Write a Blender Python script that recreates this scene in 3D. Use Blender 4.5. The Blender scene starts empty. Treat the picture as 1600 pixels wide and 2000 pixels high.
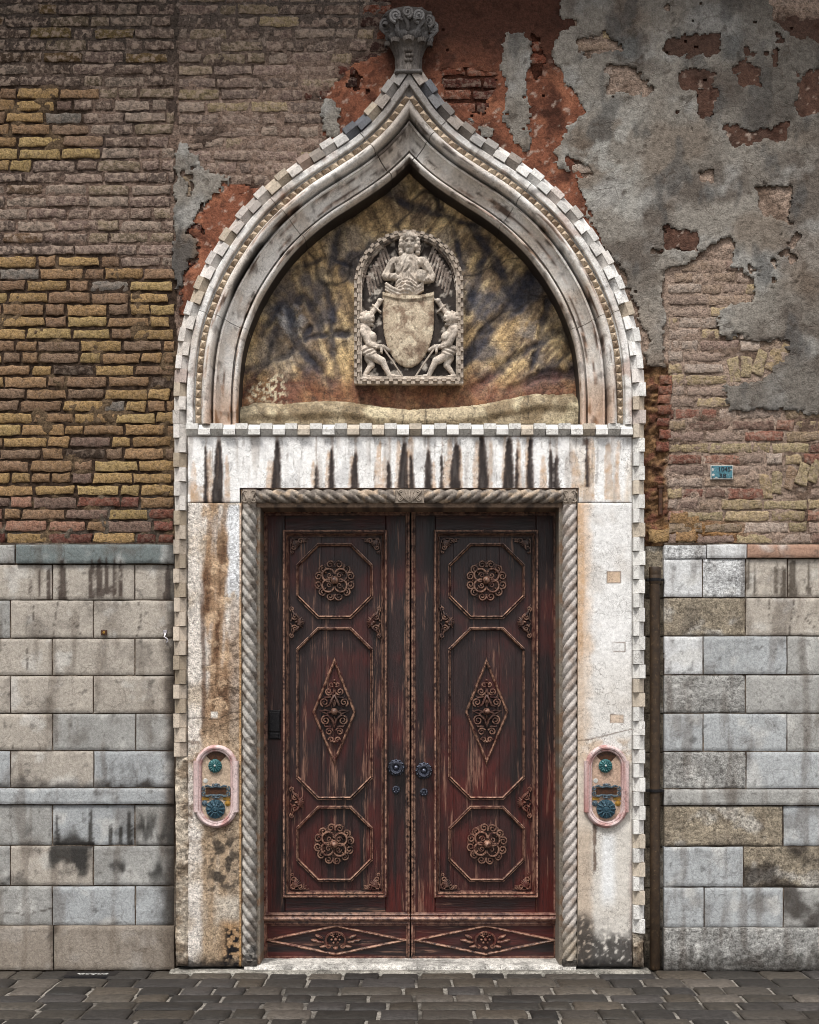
import bpy, bmesh, math, random
import numpy as np
from mathutils import Vector, Matrix

# ------------------------------------------------------------------ camera, sky, sun, exposure
S, D, H, V0 = 320.0, 8.0, 1.6, 1381.0      # facade scale (photo px per metre), camera distance, eye height, horizon row
scn = bpy.context.scene
COL = scn.collection
cam_d = bpy.data.cameras.new('camera')
cam_d.sensor_fit = 'HORIZONTAL'; cam_d.sensor_width = 36.0
cam_d.lens = 36.0 * S * D / 1600.0
cam_d.shift_y = (V0 - 1000.0) / 1600.0
cam_d.clip_start = 0.1; cam_d.clip_end = 500.0
cam = bpy.data.objects.new('camera', cam_d); COL.objects.link(cam)
cam.location = (0, -D, H); cam.rotation_euler = (math.radians(90), 0, 0)
scn.camera = cam

SUN_EL, SUN_AZ = math.radians(60), math.radians(-28)     # high, a little to the left of the camera's back
world = bpy.data.worlds.new('World'); scn.world = world; world.use_nodes = True
nt = world.node_tree; nt.nodes.clear()
sky = nt.nodes.new('ShaderNodeTexSky'); sky.sky_type = 'NISHITA'; sky.sun_disc = False
sky.sun_elevation = SUN_EL; sky.sun_rotation = math.radians(180) + SUN_AZ
sky.dust_density = 4.0; sky.air_density = 1.0; sky.ozone_density = 1.0
hs = nt.nodes.new('ShaderNodeHueSaturation'); hs.inputs['Saturation'].default_value = 0.22    # overcast: nearly white cloud
bg = nt.nodes.new('ShaderNodeBackground'); bg.inputs['Strength'].default_value = 0.062
wo = nt.nodes.new('ShaderNodeOutputWorld')
nt.links.new(sky.outputs[0], hs.inputs['Color']); nt.links.new(hs.outputs[0], bg.inputs[0]); nt.links.new(bg.outputs[0], wo.inputs[0])
sl = bpy.data.lights.new('sun', 'SUN'); sl.energy = 1.5; sl.angle = math.radians(14); sl.color = (1.0, 0.965, 0.91)
sun = bpy.data.objects.new('sun', sl); COL.objects.link(sun)
sd = Vector((math.sin(SUN_AZ) * math.cos(SUN_EL), -math.cos(SUN_AZ) * math.cos(SUN_EL), math.sin(SUN_EL)))   # towards the sun
sun.rotation_euler = sd.to_track_quat('Z', 'Y').to_euler(); sun.location = (-3, -6, 9)
vs = scn.view_settings
vs.view_transform = 'Standard'; vs.look = 'None'; vs.gamma = 1.0; vs.use_curve_mapping = False
vs.exposure = 1.26
scn.cycles.max_bounces = 3; scn.cycles.diffuse_bounces = 2; scn.cycles.glossy_bounces = 1
scn.cycles.use_denoising = True; scn.cycles.denoiser = 'OPENIMAGEDENOISE'; scn.cycles.denoising_input_passes = 'RGB_ALBEDO_NORMAL'; scn.cycles.denoising_prefilter = 'ACCURATE'; scn.cycles.filter_width = 1.0
scn.cycles.use_adaptive_sampling = True; scn.cycles.adaptive_threshold = 0.02

# ------------------------------------------------------------------ helpers
def WX(u, y=0.0): return (u - 800.0) / S * (D + y) / D
def WZ(v, y=0.0): return H + (V0 - v) / S * (D + y) / D
def ss(a, b, x):
    t = np.clip((np.asarray(x, float) - a) / (b - a), 0, 1); return t * t * (3 - 2 * t)
def L(r, g, b):
    c = np.array([r, g, b], float) / 255.0
    return np.where(c <= 0.04045, c / 12.92, ((c + 0.055) / 1.055) ** 2.4)
def mixc(c, k, m):
    m = np.clip(np.asarray(m), 0, 1)[..., None]; return c * (1 - m) + np.asarray(k) * m
_rs = np.random.RandomState(11); _P = _rs.permutation(256)
_an = _rs.rand(256) * 2 * np.pi; _CA, _SA = np.cos(_an), np.sin(_an)
def pn(x, y, seed=0):
    xi = np.floor(x).astype(int); yi = np.floor(y).astype(int); xf = x - xi; yf = y - yi
    a = xf * xf * xf * (xf * (xf * 6 - 15) + 10); b = yf * yf * yf * (yf * (yf * 6 - 15) + 10)
    def g(ix, iy, dx, dy):
        h = _P[(_P[(ix + seed * 37) & 255] + iy + seed * 91) & 255]; return _CA[h] * dx + _SA[h] * dy
    n00 = g(xi, yi, xf, yf); n10 = g(xi + 1, yi, xf - 1, yf); n01 = g(xi, yi + 1, xf, yf - 1); n11 = g(xi + 1, yi + 1, xf - 1, yf - 1)
    return (n00 * (1 - a) + n10 * a) * (1 - b) + (n01 * (1 - a) + n11 * a) * b
def fbm(u, v, sc, octv=4, seed=0, su=1.0, sv=1.0, gain=0.5):
    x = np.asarray(u, float) / sc * su; y = np.asarray(v, float) / sc * sv; t = 0; a = 1.0; n = 0
    for o in range(octv):
        t = t + a * pn(x * 2 ** o + 13.7 * o, y * 2 ** o - 7.3 * o, seed + o); n += a; a *= gain
    return t / n * 2.0
def rect(U, V, u0, v0, u1, v1, soft=8.0):
    """soft box weight"""
    d = np.minimum(np.minimum(U - u0, u1 - U), np.minimum(V - v0, v1 - V)); return ss(-soft, soft, d)
def polysd(U, V, pts):
    """signed distance to a polygon, negative inside"""
    U = np.asarray(U, float); V = np.asarray(V, float); d2 = np.full(U.shape, 1e18); ins = np.zeros(U.shape, bool); n = len(pts)
    for i in range(n):
        ax, ay = pts[i]; bx, by = pts[(i + 1) % n]; ex, ey = bx - ax, by - ay
        t = np.clip(((U - ax) * ex + (V - ay) * ey) / (ex * ex + ey * ey + 1e-9), 0, 1)
        d2 = np.minimum(d2, (U - ax - t * ex) ** 2 + (V - ay - t * ey) ** 2)
        if ay != by:
            ins ^= ((ay > V) != (by > V)) & (U < (bx - ax) * (V - ay) / (by - ay) + ax)
    return np.where(ins, -1, 1) * np.sqrt(d2)
def segd(U, V, pts):
    d2 = np.full(np.shape(U), 1e18)
    for (ax, ay), (bx, by) in zip(pts[:-1], pts[1:]):
        ex, ey = bx - ax, by - ay; t = np.clip(((U - ax) * ex + (V - ay) * ey) / (ex * ex + ey * ey + 1e-9), 0, 1)
        d2 = np.minimum(d2, (U - ax - t * ex) ** 2 + (V - ay - t * ey) ** 2)
    return np.sqrt(d2)

def link(o, parent=None):
    COL.objects.link(o)
    if parent is not None:
        o.parent = parent
        if parent.get('_org') is not None: pass
    return o
ORG = {}
def worldpos(p):
    return ORG.get(p.name, Vector((0, 0, 0)))
def thing(name, label, cat, loc=(0, 0, 0), group=None):
    o = bpy.data.objects.new(name, None); COL.objects.link(o); o.location = loc; o.empty_display_size = 0.1
    o['label'] = label; o['category'] = cat
    if group: o['group'] = group
    ORG[o.name] = Vector(loc); return o
def put(name, me, parent=None, loc=(0, 0, 0), rot=(0, 0, 0), scale=(1, 1, 1), label=None):
    """link a mesh at a WORLD location under its parent"""
    o = bpy.data.objects.new(name, me); COL.objects.link(o); loc = Vector(loc)
    if parent is not None:
        o.parent = parent; o.location = loc - worldpos(parent)
    else: o.location = loc
    ORG[o.name] = loc
    o.rotation_euler = rot; o.scale = scale
    if label: o['label'] = label
    return o
def mesh(name, V, F, mat=None, col=None, smooth=True, flat_from=None, recalc=False, wear_highlight=None):
    me = bpy.data.meshes.new(name)
    V = np.asarray(V, float)
    if isinstance(F, np.ndarray):
        n = len(F); k = F.shape[1]
        me.vertices.add(len(V)); me.vertices.foreach_set('co', V.ravel())
        me.loops.add(n * k); me.loops.foreach_set('vertex_index', F.ravel().astype(np.int32))
        me.polygons.add(n); me.polygons.foreach_set('loop_start', np.arange(0, n * k, k, dtype=np.int32))
        sm = np.ones(n, bool) if smooth else np.zeros(n, bool)
        if flat_from is not None: sm[flat_from:] = False
        me.update(calc_edges=True); me.polygons.foreach_set('use_smooth', sm)
    else:
        me.from_pydata([tuple(v) for v in V], [], [tuple(f) for f in F])
        me.polygons.foreach_set('use_smooth', np.full(len(me.polygons), bool(smooth)))
    if col is not None:
        a = me.attributes.new('Col', 'FLOAT_COLOR', 'POINT'); c = np.ones((len(V), 4)); c[:, :3] = np.clip(col, 0.004, 0.95)
        a.data.foreach_set('color', c.ravel())
    if wear_highlight is not None:
        a = me.attributes.new('wear_highlight', 'FLOAT', 'POINT'); a.data.foreach_set('value', np.asarray(wear_highlight, float))
    if recalc:
        bm = bmesh.new(); bm.from_mesh(me); bmesh.ops.recalc_face_normals(bm, faces=bm.faces); bm.to_mesh(me); bm.free()
    if mat: me.materials.append(mat)
    me.update(); return me
def gridmesh(name, U, V, Y, col, yref, yb, mat, keep=None):
    """front height field over a (rows, cols) grid of photo coordinates plus side walls back to depth yb"""
    R, C = U.shape; x = WX(U, yref).ravel(); z = WZ(V, yref).ravel(); y = Y.ravel()
    idx = np.arange(R * C).reshape(R, C)
    q = np.stack([idx[1:, :-1], idx[1:, 1:], idx[:-1, 1:], idx[:-1, :-1]], -1).reshape(-1, 4)
    if keep is not None:
        k = keep.ravel(); q = q[k[q].all(1)]
    if len(q) == 0: return None
    used = np.unique(q); rm = np.full(R * C, -1); rm[used] = np.arange(len(used)); q = rm[q]
    P = np.stack([x, y, z], 1)[used]; c = col.reshape(-1, 3)[used]; n = len(P)
    e = np.concatenate([q[:, [0, 1]], q[:, [1, 2]], q[:, [2, 3]], q[:, [3, 0]]]); key = np.minimum(e[:, 0], e[:, 1]).astype(np.int64) * n + np.maximum(e[:, 0], e[:, 1])
    _, inv, cnt = np.unique(key, return_inverse=True, return_counts=True); be = e[cnt[inv.ravel()] == 1]
    bv = np.unique(be); m = len(bv); rb = np.full(n, -1); rb[bv] = np.arange(m)
    Pf = P[bv]; Pb = P[bv].copy(); Pb[:, 1] = yb
    sq = np.stack([rb[be[:, 1]] + n, rb[be[:, 0]] + n, rb[be[:, 0]] + n + m, rb[be[:, 1]] + n + m], 1)
    return mesh(name, np.concatenate([P, Pf, Pb]), np.concatenate([q, sq]), mat, np.concatenate([c, c[bv], c[bv]]), True, flat_from=len(q))
def slab(name, u0, v0, u1, v1, yf, yb, step, colf, hf=None, maskf=None, mat=None, parent=None, warp=0.0, rim=0.0, rimw=5.0, seed=0, label=None):
    nu = max(2, int(round((u1 - u0) / step)) + 1); nv = max(2, int(round((v1 - v0) / step)) + 1)
    U, V = np.meshgrid(np.linspace(u0, u1, nu), np.linspace(v0, v1, nv))
    h = np.zeros(U.shape) if hf is None else hf(U, V)
    if rim:
        e = np.minimum(np.minimum(U - u0, u1 - U), np.minimum(V - v0, v1 - V)); h = h - rim * (1 - ss(0, rimw, e + fbm(U, V, 9, 2, seed + 5) * rimw * 0.5)) ** 2
    c = colf(U, V); keep = None if maskf is None else maskf(U, V)
    if warp:
        du = fbm(U, V, 60, 3, seed + 1) * warp; dv = fbm(U, V, 60, 3, seed + 2) * warp
        U = U + du; V = V + dv
    me = gridmesh(name, U, V, yf - h, c, yf, yb, mat, keep)
    if me is None: return None
    cx, cz = WX((u0 + u1) / 2, yf), WZ(v1, yf)
    co = np.empty(len(me.vertices) * 3); me.vertices.foreach_get('co', co); co = co.reshape(-1, 3) - np.array([cx, yf, cz]); me.vertices.foreach_set('co', co.ravel()); me.update()
    return put(name, me, parent, (cx, yf, cz), label=label)
class MB:
    """collects shapes given in local photo units (right, up, out) and builds one mesh in metres"""
    def __init__(s): s.v = []; s.f = []; s.w = []
    def add(s, V, F, w=0.0):
        b = len(s.v); s.v += [tuple(p) for p in V]; s.f += [tuple(i + b for i in f) for f in F]
        s.w += [w] * len(V) if np.isscalar(w) else list(w)
    def tube(s, pts, rad, out, n=6, flat=1.0, w=0.0):
        pts = np.asarray(pts, float); m = len(pts); rad = np.broadcast_to(rad, m); out = np.broadcast_to(out, m)
        t = np.gradient(pts, axis=0); t /= np.linalg.norm(t, axis=1)[:, None] + 1e-9; nn = np.stack([-t[:, 1], t[:, 0]], 1)
        V = []; 
        for i in range(m):
            for k in range(n):
                a = 2 * math.pi * k / n
                V.append((pts[i, 0] + nn[i, 0] * rad[i] * math.cos(a), pts[i, 1] + nn[i, 1] * rad[i] * math.cos(a), out[i] + rad[i] * flat * math.sin(a)))
        F = [(i * n + k, i * n + (k + 1) % n, (i + 1) * n + (k + 1) % n, (i + 1) * n + k) for i in range(m - 1) for k in range(n)]
        F += [tuple(range(n - 1, -1, -1)), tuple((m - 1) * n + k for k in range(n))]
        s.add(V, F, w)
    def spiral(s, cx, cy, r, a0, turns, rad, out=3.0, inner=0.18, n=18, w=0.3):
        k = np.linspace(0, 1, n); rr = r * (1 - k * (1 - inner)); a = a0 + k * turns * 2 * math.pi
        s.tube(np.stack([cx + rr * np.cos(a), cy + rr * np.sin(a)], 1), rad * (1.0 - 0.35 * k), out + 1.2 * k, w=w)
    def dome(s, cx, cy, rx, ry, h, out=0.0, rot=0.0, nr=4, na=12, w=0.3):
        V = [(cx, cy, out + h)]; F = []; c, sn = math.cos(rot), math.sin(rot)
        for i in range(1, nr + 1):
            q = i / nr
            for k in range(na):
                a = 2 * math.pi * k / na; x, y = rx * q * math.cos(a), ry * q * math.sin(a)
                V.append((cx + x * c - y * sn, cy + x * sn + y * c, out + h * math.sqrt(max(0, 1 - q * q)) - (1.5 if i == nr else 0)))
        F += [(0, 1 + k, 1 + (k + 1) % na) for k in range(na)]
        F += [(1 + (i - 1) * na + k, 1 + i * na + k, 1 + i * na + (k + 1) % na, 1 + (i - 1) * na + (k + 1) % na) for i in range(1, nr) for k in range(na)]
        s.add(V, F, w)
    def disc(s, cx, cy, prof, na=28, w=0.0, lobes=0, amp=0.0):
        """turned disc, prof = [(radius, out)] from centre to rim"""
        V = []; F = []
        for (r, o) in prof:
            for k in range(na):
                a = 2 * math.pi * k / na; q = r * (1 + (amp * math.cos(lobes * a) if lobes else 0)); V.append((cx + q * math.cos(a), cy + q * math.sin(a), o))
        for i in range(len(prof) - 1):
            F += [(i * na + k, (i + 1) * na + k, (i + 1) * na + (k + 1) % na, i * na + (k + 1) % na) for k in range(na)]
        F.append(tuple(range(na)))
        s.add(V, F, w)
    def box(s, x0, y0, x1, y1, o0, o1, w=0.0, bev=0.0):
        b = bev
        V = [(x0, y0, o0), (x1, y0, o0), (x1, y1, o0), (x0, y1, o0), (x0, y0, o1 - b), (x1, y0, o1 - b), (x1, y1, o1 - b), (x0, y1, o1 - b)]
        F = [(3, 2, 1, 0), (0, 1, 5, 4), (1, 2, 6, 5), (2, 3, 7, 6), (3, 0, 4, 7)]
        if b:
            V += [(x0 + b, y0 + b, o1), (x1 - b, y0 + b, o1), (x1 - b, y1 - b, o1), (x0 + b, y1 - b, o1)]
            F += [(4, 5, 9, 8), (5, 6, 10, 9), (6, 7, 11, 10), (7, 4, 8, 11), (8, 9, 10, 11)]
        else: F.append((4, 5, 6, 7))
        s.add(V, F, w)
    def strip(s, pts, prof, closed=False):
        """moulding: prof = [(offset to the left of travel, out, wear)] swept along pts with mitred corners"""
        pts = np.asarray(pts, float); m = len(pts); V = []; W = []
        for i in range(m):
            a = pts[i] - pts[i - 1] if (closed or i > 0) else pts[1] - pts[0]
            b = pts[(i + 1) % m] - pts[i] if (closed or i < m - 1) else a
            a = a / np.linalg.norm(a); b = b / np.linalg.norm(b); na = np.array([-a[1], a[0]]); nb = np.array([-b[1], b[0]])
            q = na + nb; q = q / max(1e-6, q @ na)
            for (o, h, w) in prof: V.append((pts[i, 0] + q[0] * o, pts[i, 1] + q[1] * o, h)); W.append(w)
        k = len(prof); F = [(i * k + j, ((i + 1) % m) * k + j, ((i + 1) % m) * k + j + 1, i * k + j + 1) for i in range(m if closed else m - 1) for j in range(k - 1)]
        if not closed: F += [tuple(range(k)), tuple((m - 1) * k + j for j in range(k - 1, -1, -1))]
        s.add(V, F, W)
    def mesh(s, name, mat, scale=1.0 / S, smooth=True, col=None):
        V = np.array(s.v); P = np.stack([V[:, 0] * scale, -V[:, 2] * scale, V[:, 1] * scale], 1)
        me = mesh(name, P, s.f, mat, None if col is None else np.broadcast_to(col, (len(P), 3)), smooth, recalc=True, wear_highlight=s.w)
        if smooth: me.set_sharp_from_angle(angle=math.radians(40))
        return me

# ------------------------------------------------------------------ materials (node-based)
def newmat(name):
    m = bpy.data.materials.new(name); m.use_nodes = True; n = m.node_tree; n.nodes.clear()
    out = n.nodes.new('ShaderNodeOutputMaterial'); b = n.nodes.new('ShaderNodeBsdfPrincipled'); n.links.new(b.outputs[0], out.inputs[0])
    return m, n, b
class N:
    def __init__(s, n): s.n = n
    def node(s, t, **k):
        x = s.n.nodes.new(t)
        for a, v in k.items(): setattr(x, a, v)
        return x
    def link(s, a, b): s.n.links.new(a, b)
    def pos(s, scale=(1, 1, 1), rot=(0, 0, 0)):
        g = s.node('ShaderNodeNewGeometry'); m = s.node('ShaderNodeMapping'); m.inputs['Scale'].default_value = scale; m.inputs['Rotation'].default_value = rot
        s.link(g.outputs['Position'], m.inputs[0]); return m.outputs[0]
    def noise(s, vec, scale, detail=4, rough=0.55, dist=0.0):
        x = s.node('ShaderNodeTexNoise'); x.inputs['Scale'].default_value = scale; x.inputs['Detail'].default_value = detail
        x.inputs['Roughness'].default_value = rough; x.inputs['Distortion'].default_value = dist; s.link(vec, x.inputs['Vector']); return x.outputs['Fac']
    def ramp(s, x, a, b, lo=0.0, hi=1.0):
        r = s.node('ShaderNodeMapRange'); r.interpolation_type = 'SMOOTHSTEP'
        for k, v in zip(('From Min', 'From Max', 'To Min', 'To Max'), (a, b, lo, hi)): r.inputs[k].default_value = v
        s.link(x, r.inputs['Value']); return r.outputs[0]
    def math(s, op, a, b=None):
        x = s.node('ShaderNodeMath', operation=op)
        for i, q in enumerate((a, b)):
            if q is None: continue
            if isinstance(q, (int, float)): x.inputs[i].default_value = q
            else: s.link(q, x.inputs[i])
        return x.outputs[0]
    def mix(s, f, a, b, mode='MIX'):
        x = s.node('ShaderNodeMix', data_type='RGBA', blend_type=mode)
        for sock, q in ((x.inputs['Factor'], f), (x.inputs[6], a), (x.inputs[7], b)):
            if isinstance(q, (int, float)): sock.default_value = q
            elif isinstance(q, (tuple, list, np.ndarray)): sock.default_value = (*[float(t) for t in q], 1.0)
            else: s.link(q, sock)
        return x.outputs[2]
    def grey(s, x):
        c = s.node('ShaderNodeCombineColor')
        for i in range(3): s.link(x, c.inputs[i])
        return c.outputs[0]
    def bump(s, h, strength, dist, bsdf, normal=None):
        b = s.node('ShaderNodeBump'); b.inputs['Strength'].default_value = strength; b.inputs['Distance'].default_value = dist
        s.link(h, b.inputs['Height'])
        s.link(b.outputs[0], bsdf.inputs['Normal'])
def weathered(name, src='Col', contrast=0.35, speck=0.5, crack=0.0, crack_scale=16, grain=170, bump=0.5, bdist=0.004, rough=0.85, spec=0.25, stretch=(1, 1, 1), smear=False):
    m, n, b = newmat(name); g = N(n); p = g.pos(stretch)
    if src == 'Col':
        a = g.node('ShaderNodeAttribute', attribute_name='Col'); base = a.outputs['Color']
    else:
        a = g.node('ShaderNodeObjectInfo'); base = a.outputs['Color']
    n1 = g.noise(p, grain, 2, 0.6); n2 = g.noise(p, grain * 0.33, 4, 0.62)
    k = g.math('ADD', g.ramp(n1, 0.28, 0.72, 1 - contrast * .8, 1 + contrast * .8), g.ramp(n2, 0.3, 0.7, -contrast * 0.8, contrast * 0.8))
    c = g.mix(1.0, base, g.grey(k), 'MULTIPLY')
    h = g.math('ADD', g.math('MULTIPLY', n1, 0.45), n2)
    if smear:                                    # lime and old mortar smeared over the brick, amount from the object colour's alpha
        sn = g.noise(p, 26, 4, 0.65); f = g.math('MULTIPLY', g.ramp(sn, 0.46, 0.60), a.outputs['Alpha'])
        c = g.mix(f, c, L(158, 140, 126)); h = g.math('ADD', h, g.math('MULTIPLY', f, 0.25))
        dn = g.noise(p, 16, 4, 0.65); c = g.mix(g.ramp(dn, 0.60, 0.74, 0, 0.55), c, L(48, 36, 30))
    if speck:
        sp = g.noise(p, grain * 0.55, 3, 0.8); f = g.ramp(sp, 0.62, 0.72, 0, speck)
        c = g.mix(f, c, L(44, 36, 31)); h = g.math('SUBTRACT', h, g.math('MULTIPLY', f, 0.35))
    if crack:
        w = g.node('ShaderNodeTexNoise'); w.inputs['Scale'].default_value = crack_scale * 1.3; w.inputs['Detail'].default_value = 3; g.link(p, w.inputs['Vector'])
        wv = g.node('ShaderNodeVectorMath', operation='MULTIPLY_ADD'); g.link(w.outputs['Color'], wv.inputs[0]); wv.inputs[1].default_value = (0.09,) * 3; g.link(p, wv.inputs[2])
        vo = g.node('ShaderNodeTexVoronoi', feature='DISTANCE_TO_EDGE'); vo.inputs['Scale'].default_value = crack_scale; g.link(wv.outputs[0], vo.inputs['Vector'])
        vo2 = g.node('ShaderNodeTexVoronoi', feature='DISTANCE_TO_EDGE'); vo2.inputs['Scale'].default_value = crack_scale * 3.1; g.link(wv.outputs[0], vo2.inputs['Vector'])
        mk = g.ramp(g.noise(p, 6, 2), 0.42, 0.62); mk2 = g.ramp(g.noise(p, 9, 2), 0.46, 0.62)
        f = g.math('MAXIMUM', g.math('MULTIPLY', g.ramp(vo.outputs['Distance'], 0.0, 0.035, 1, 0), mk), g.math('MULTIPLY', g.ramp(vo2.outputs['Distance'], 0.0, 0.06, 0.8, 0), mk2))
        f = g.math('MULTIPLY', f, crack); c = g.mix(f, c, L(62, 48, 40)); h = g.math('SUBTRACT', h, g.math('MULTIPLY', f, 0.6))
    g.link(c, b.inputs['Base Color']); b.inputs['Roughness'].default_value = rough; b.inputs['Specular IOR Level'].default_value = spec
    g.bump(h, bump, bdist, b); return m
def wood(name, axis='z', wear_highlight_bias=0.0):
    m, n, b = newmat(name); g = N(n)
    st = (34, 34, 1.6) if axis == 'z' else (1.6, 34, 34)
    p = g.pos(st); q = g.pos((1, 1, 1)); st2 = (9, 9, 0.7) if axis == 'z' else (0.7, 9, 9); p2 = g.pos(st2)
    fib = g.noise(p, 4.5, 4, 0.72, 0.3); fine = g.noise(p, 9, 2, 0.7); broad = g.noise(p2, 1.0, 3, 0.6, 0.6); blot = g.noise(q, 2.4, 3, 0.6)
    gz = g.node('ShaderNodeSeparateXYZ'); g.link(q, gz.inputs[0])
    redf = g.math('ADD', g.ramp(blot, 0.36, 0.66, -0.2, 0.75), g.ramp(gz.outputs[2], 0.2, 2.0, 0.55, 0.0))      # the paint kept its red lower down
    rc = g.node('ShaderNodeClamp'); g.link(redf, rc.inputs[0])
    c = g.mix(rc.outputs[0], L(40, 22, 22), L(74, 21, 16))
    c = g.mix(g.ramp(broad, 0.47, 0.66, 0, 0.9), c, L(17, 10, 12))
    c = g.mix(g.ramp(fib, 0.56, 0.78, 0, 0.34), c, L(104, 64, 52))
    c = g.mix(g.ramp(fine, 0.46, 0.32, 0, 0.75), c, L(18, 11, 12))
    w1 = g.math('MULTIPLY', g.ramp(g.noise(p2, 2.1, 4, 0.7), 0.56, 0.66), g.ramp(fib, 0.42, 0.56))
    c = g.mix(g.math('MULTIPLY', w1, 0.5), c, L(160, 120, 100))
    a = g.node('ShaderNodeAttribute', attribute_name='wear_highlight')
    wn = g.ramp(g.noise(q, 34, 4, 0.75), 0.36, 0.64)
    wf = g.math('MULTIPLY', g.math('ADD', g.math('MULTIPLY', a.outputs['Fac'], 1.05), wear_highlight_bias), wn)  # ridge wear, strengthened to imitate light catching the edges
    wc = g.node('ShaderNodeClamp'); g.link(wf, wc.inputs[0]); c = g.mix(wc.outputs[0], c, L(178, 138, 116))
    g.link(c, b.inputs['Base Color']); g.link(g.ramp(fib, 0.3, 0.7, 0.30, 0.58), b.inputs['Roughness']); b.inputs['Specular IOR Level'].default_value = 0.5
    g.bump(g.math('ADD', g.math('ADD', fib, g.math('MULTIPLY', fine, 0.6)), g.math('MULTIPLY', wf, 0.3)), 0.6, 0.003, b); return m
def metal(name, a, bcol, hi, metallic=0.3, rough=0.55, scale=70):
    m, n, b = newmat(name); g = N(n); p = g.pos()
    c = g.mix(g.ramp(g.noise(p, scale, 5, 0.65), 0.38, 0.62), a, bcol); c = g.mix(g.ramp(g.noise(p, scale * 2.3, 4, 0.6), 0.58, 0.7), c, hi)
    g.link(c, b.inputs['Base Color']); b.inputs['Metallic'].default_value = metallic; b.inputs['Roughness'].default_value = rough
    g.bump(g.noise(p, scale * 1.6, 4), 0.35, 0.002, b); return m
M = {}
M['brick'] = weathered('brick_clay', 'obj', 0.42, 0.7, 0, bump=1.0, bdist=0.010, grain=150, rough=0.92, spec=0.15, smear=True)
M['mortar'] = weathered('old_mortar', 'Col', 0.42, 0.65, 0.0, bump=1.0, bdist=0.010, grain=130, rough=0.95, spec=0.1)
M['plaster'] = weathered('lime_plaster', 'Col', 0.26, 0.5, 0.34, 7, bump=0.9, bdist=0.008, grain=120, rough=0.92, spec=0.12)
M['marble'] = weathered('istrian_stone', 'Col', 0.16, 0.5, 0.6, 18, bump=0.4, bdist=0.004, grain=180, rough=0.62, spec=0.35)
M['rough'] = weathered('pitted_stone', 'Col', 0.42, 0.85, 0.6, 22, bump=1.0, bdist=0.009, grain=150, rough=0.85, spec=0.2)
M['block'] = weathered('ashlar_stone', 'Col', 0.20, 0.34, 0.3, 8, bump=0.6, bdist=0.005, grain=190, rough=0.8, spec=0.25)
M['carved'] = weathered('carved_stone', 'Col', 0.30, 0.45, 0.0, bump=0.5, bdist=0.003, grain=220, rough=0.75, spec=0.3)
M['mural'] = weathered('painted_stone', 'Col', 0.42, 0.35, 0.5, 7, bump=0.7, bdist=0.006, grain=110, rough=0.7, spec=0.3)
M['paving'] = weathered('trachyte', 'obj', 0.34, 0.45, 0.0, bump=0.7, bdist=0.006, grain=90, rough=0.62, spec=0.35)
M['wood'] = wood('door_wood'); M['woodh'] = wood('door_wood_across', 'x'); M['carving'] = wood('door_carving', 'z', 0.22)
M['iron'] = metal('black_iron', L(20, 20, 24), L(34, 32, 34), L(70, 66, 64), 0.5, 0.5)
M['knob'] = metal('pewter', L(52, 54, 64), L(86, 90, 104), L(150, 152, 160), 0.8, 0.38, 120)
M['teal'] = metal('green_bronze', L(22, 66, 72), L(62, 122, 124), L(150, 186, 180), 0.3, 0.5, 160)
M['blue'] = metal('blue_bronze', L(24, 44, 58), L(52, 88, 104), L(128, 158, 166), 0.3, 0.5, 150)
M['steel'] = metal('grey_bronze', L(50, 62, 72), L(104, 122, 134), L(172, 184, 188), 0.4, 0.45, 160)
M['brass'] = metal('brass_tag', L(150, 112, 44), L(176, 136, 62), L(196, 160, 90), 0.4, 0.5, 90)
M['pipe'] = metal('brown_pipe', L(50, 37, 25), L(66, 50, 34), L(92, 74, 54), 0.15, 0.6, 24)
M['dark'] = metal('dark_brown_plate', L(52, 30, 16), L(78, 46, 24), L(96, 60, 34), 0.2, 0.5, 60)
M['chrome'] = metal('bright_hook', L(170, 165, 170), L(205, 200, 205), L(230, 228, 232), 0.7, 0.3, 60)
M['enamel'] = metal('blue_enamel', L(56, 104, 118), L(74, 124, 136), L(126, 140, 146), 0.0, 0.35, 60)
M['letter'] = metal('dark_enamel', L(18, 22, 34), L(26, 28, 40), L(40, 44, 54), 0.0, 0.4, 60)
M['pale'] = metal('pale_enamel', L(170, 172, 168), L(196, 194, 190), L(210, 210, 206), 0.0, 0.5, 60)

# ------------------------------------------------------------------ the ground
ground = None
def gcol(U, V): return np.broadcast_to(L(96, 92, 86), U.shape + (3,))
gx = np.concatenate([[-80, -20, -6], np.arange(-3.4, 3.41, 0.02), [6, 20, 80]]); gy = np.concatenate([[-120, -40, -14, -6], np.arange(-3.2, 0.41, 0.02), [3]])
GX, GY = np.meshgrid(gx, gy); gz = -0.014 + 0.006 * fbm(GX * 100, GY * 100, 14, 3, 3)
gc = mixc(np.broadcast_to(L(134, 129, 122), GX.shape + (3,)).copy(), L(64, 60, 56), ss(-0.3, 0.4, fbm(GX * 100, GY * 100, 45, 4, 8)))
gi = np.arange(GX.size).reshape(GX.shape); gq = np.stack([gi[:-1, :-1], gi[:-1, 1:], gi[1:, 1:], gi[1:, :-1]], -1).reshape(-1, 4)
ground = put('ground', mesh('ground', np.stack([GX.ravel(), GY.ravel(), gz.ravel()], 1), gq, M['mortar'], gc.reshape(-1, 3)))
ground['kind'] = 'structure'

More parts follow.
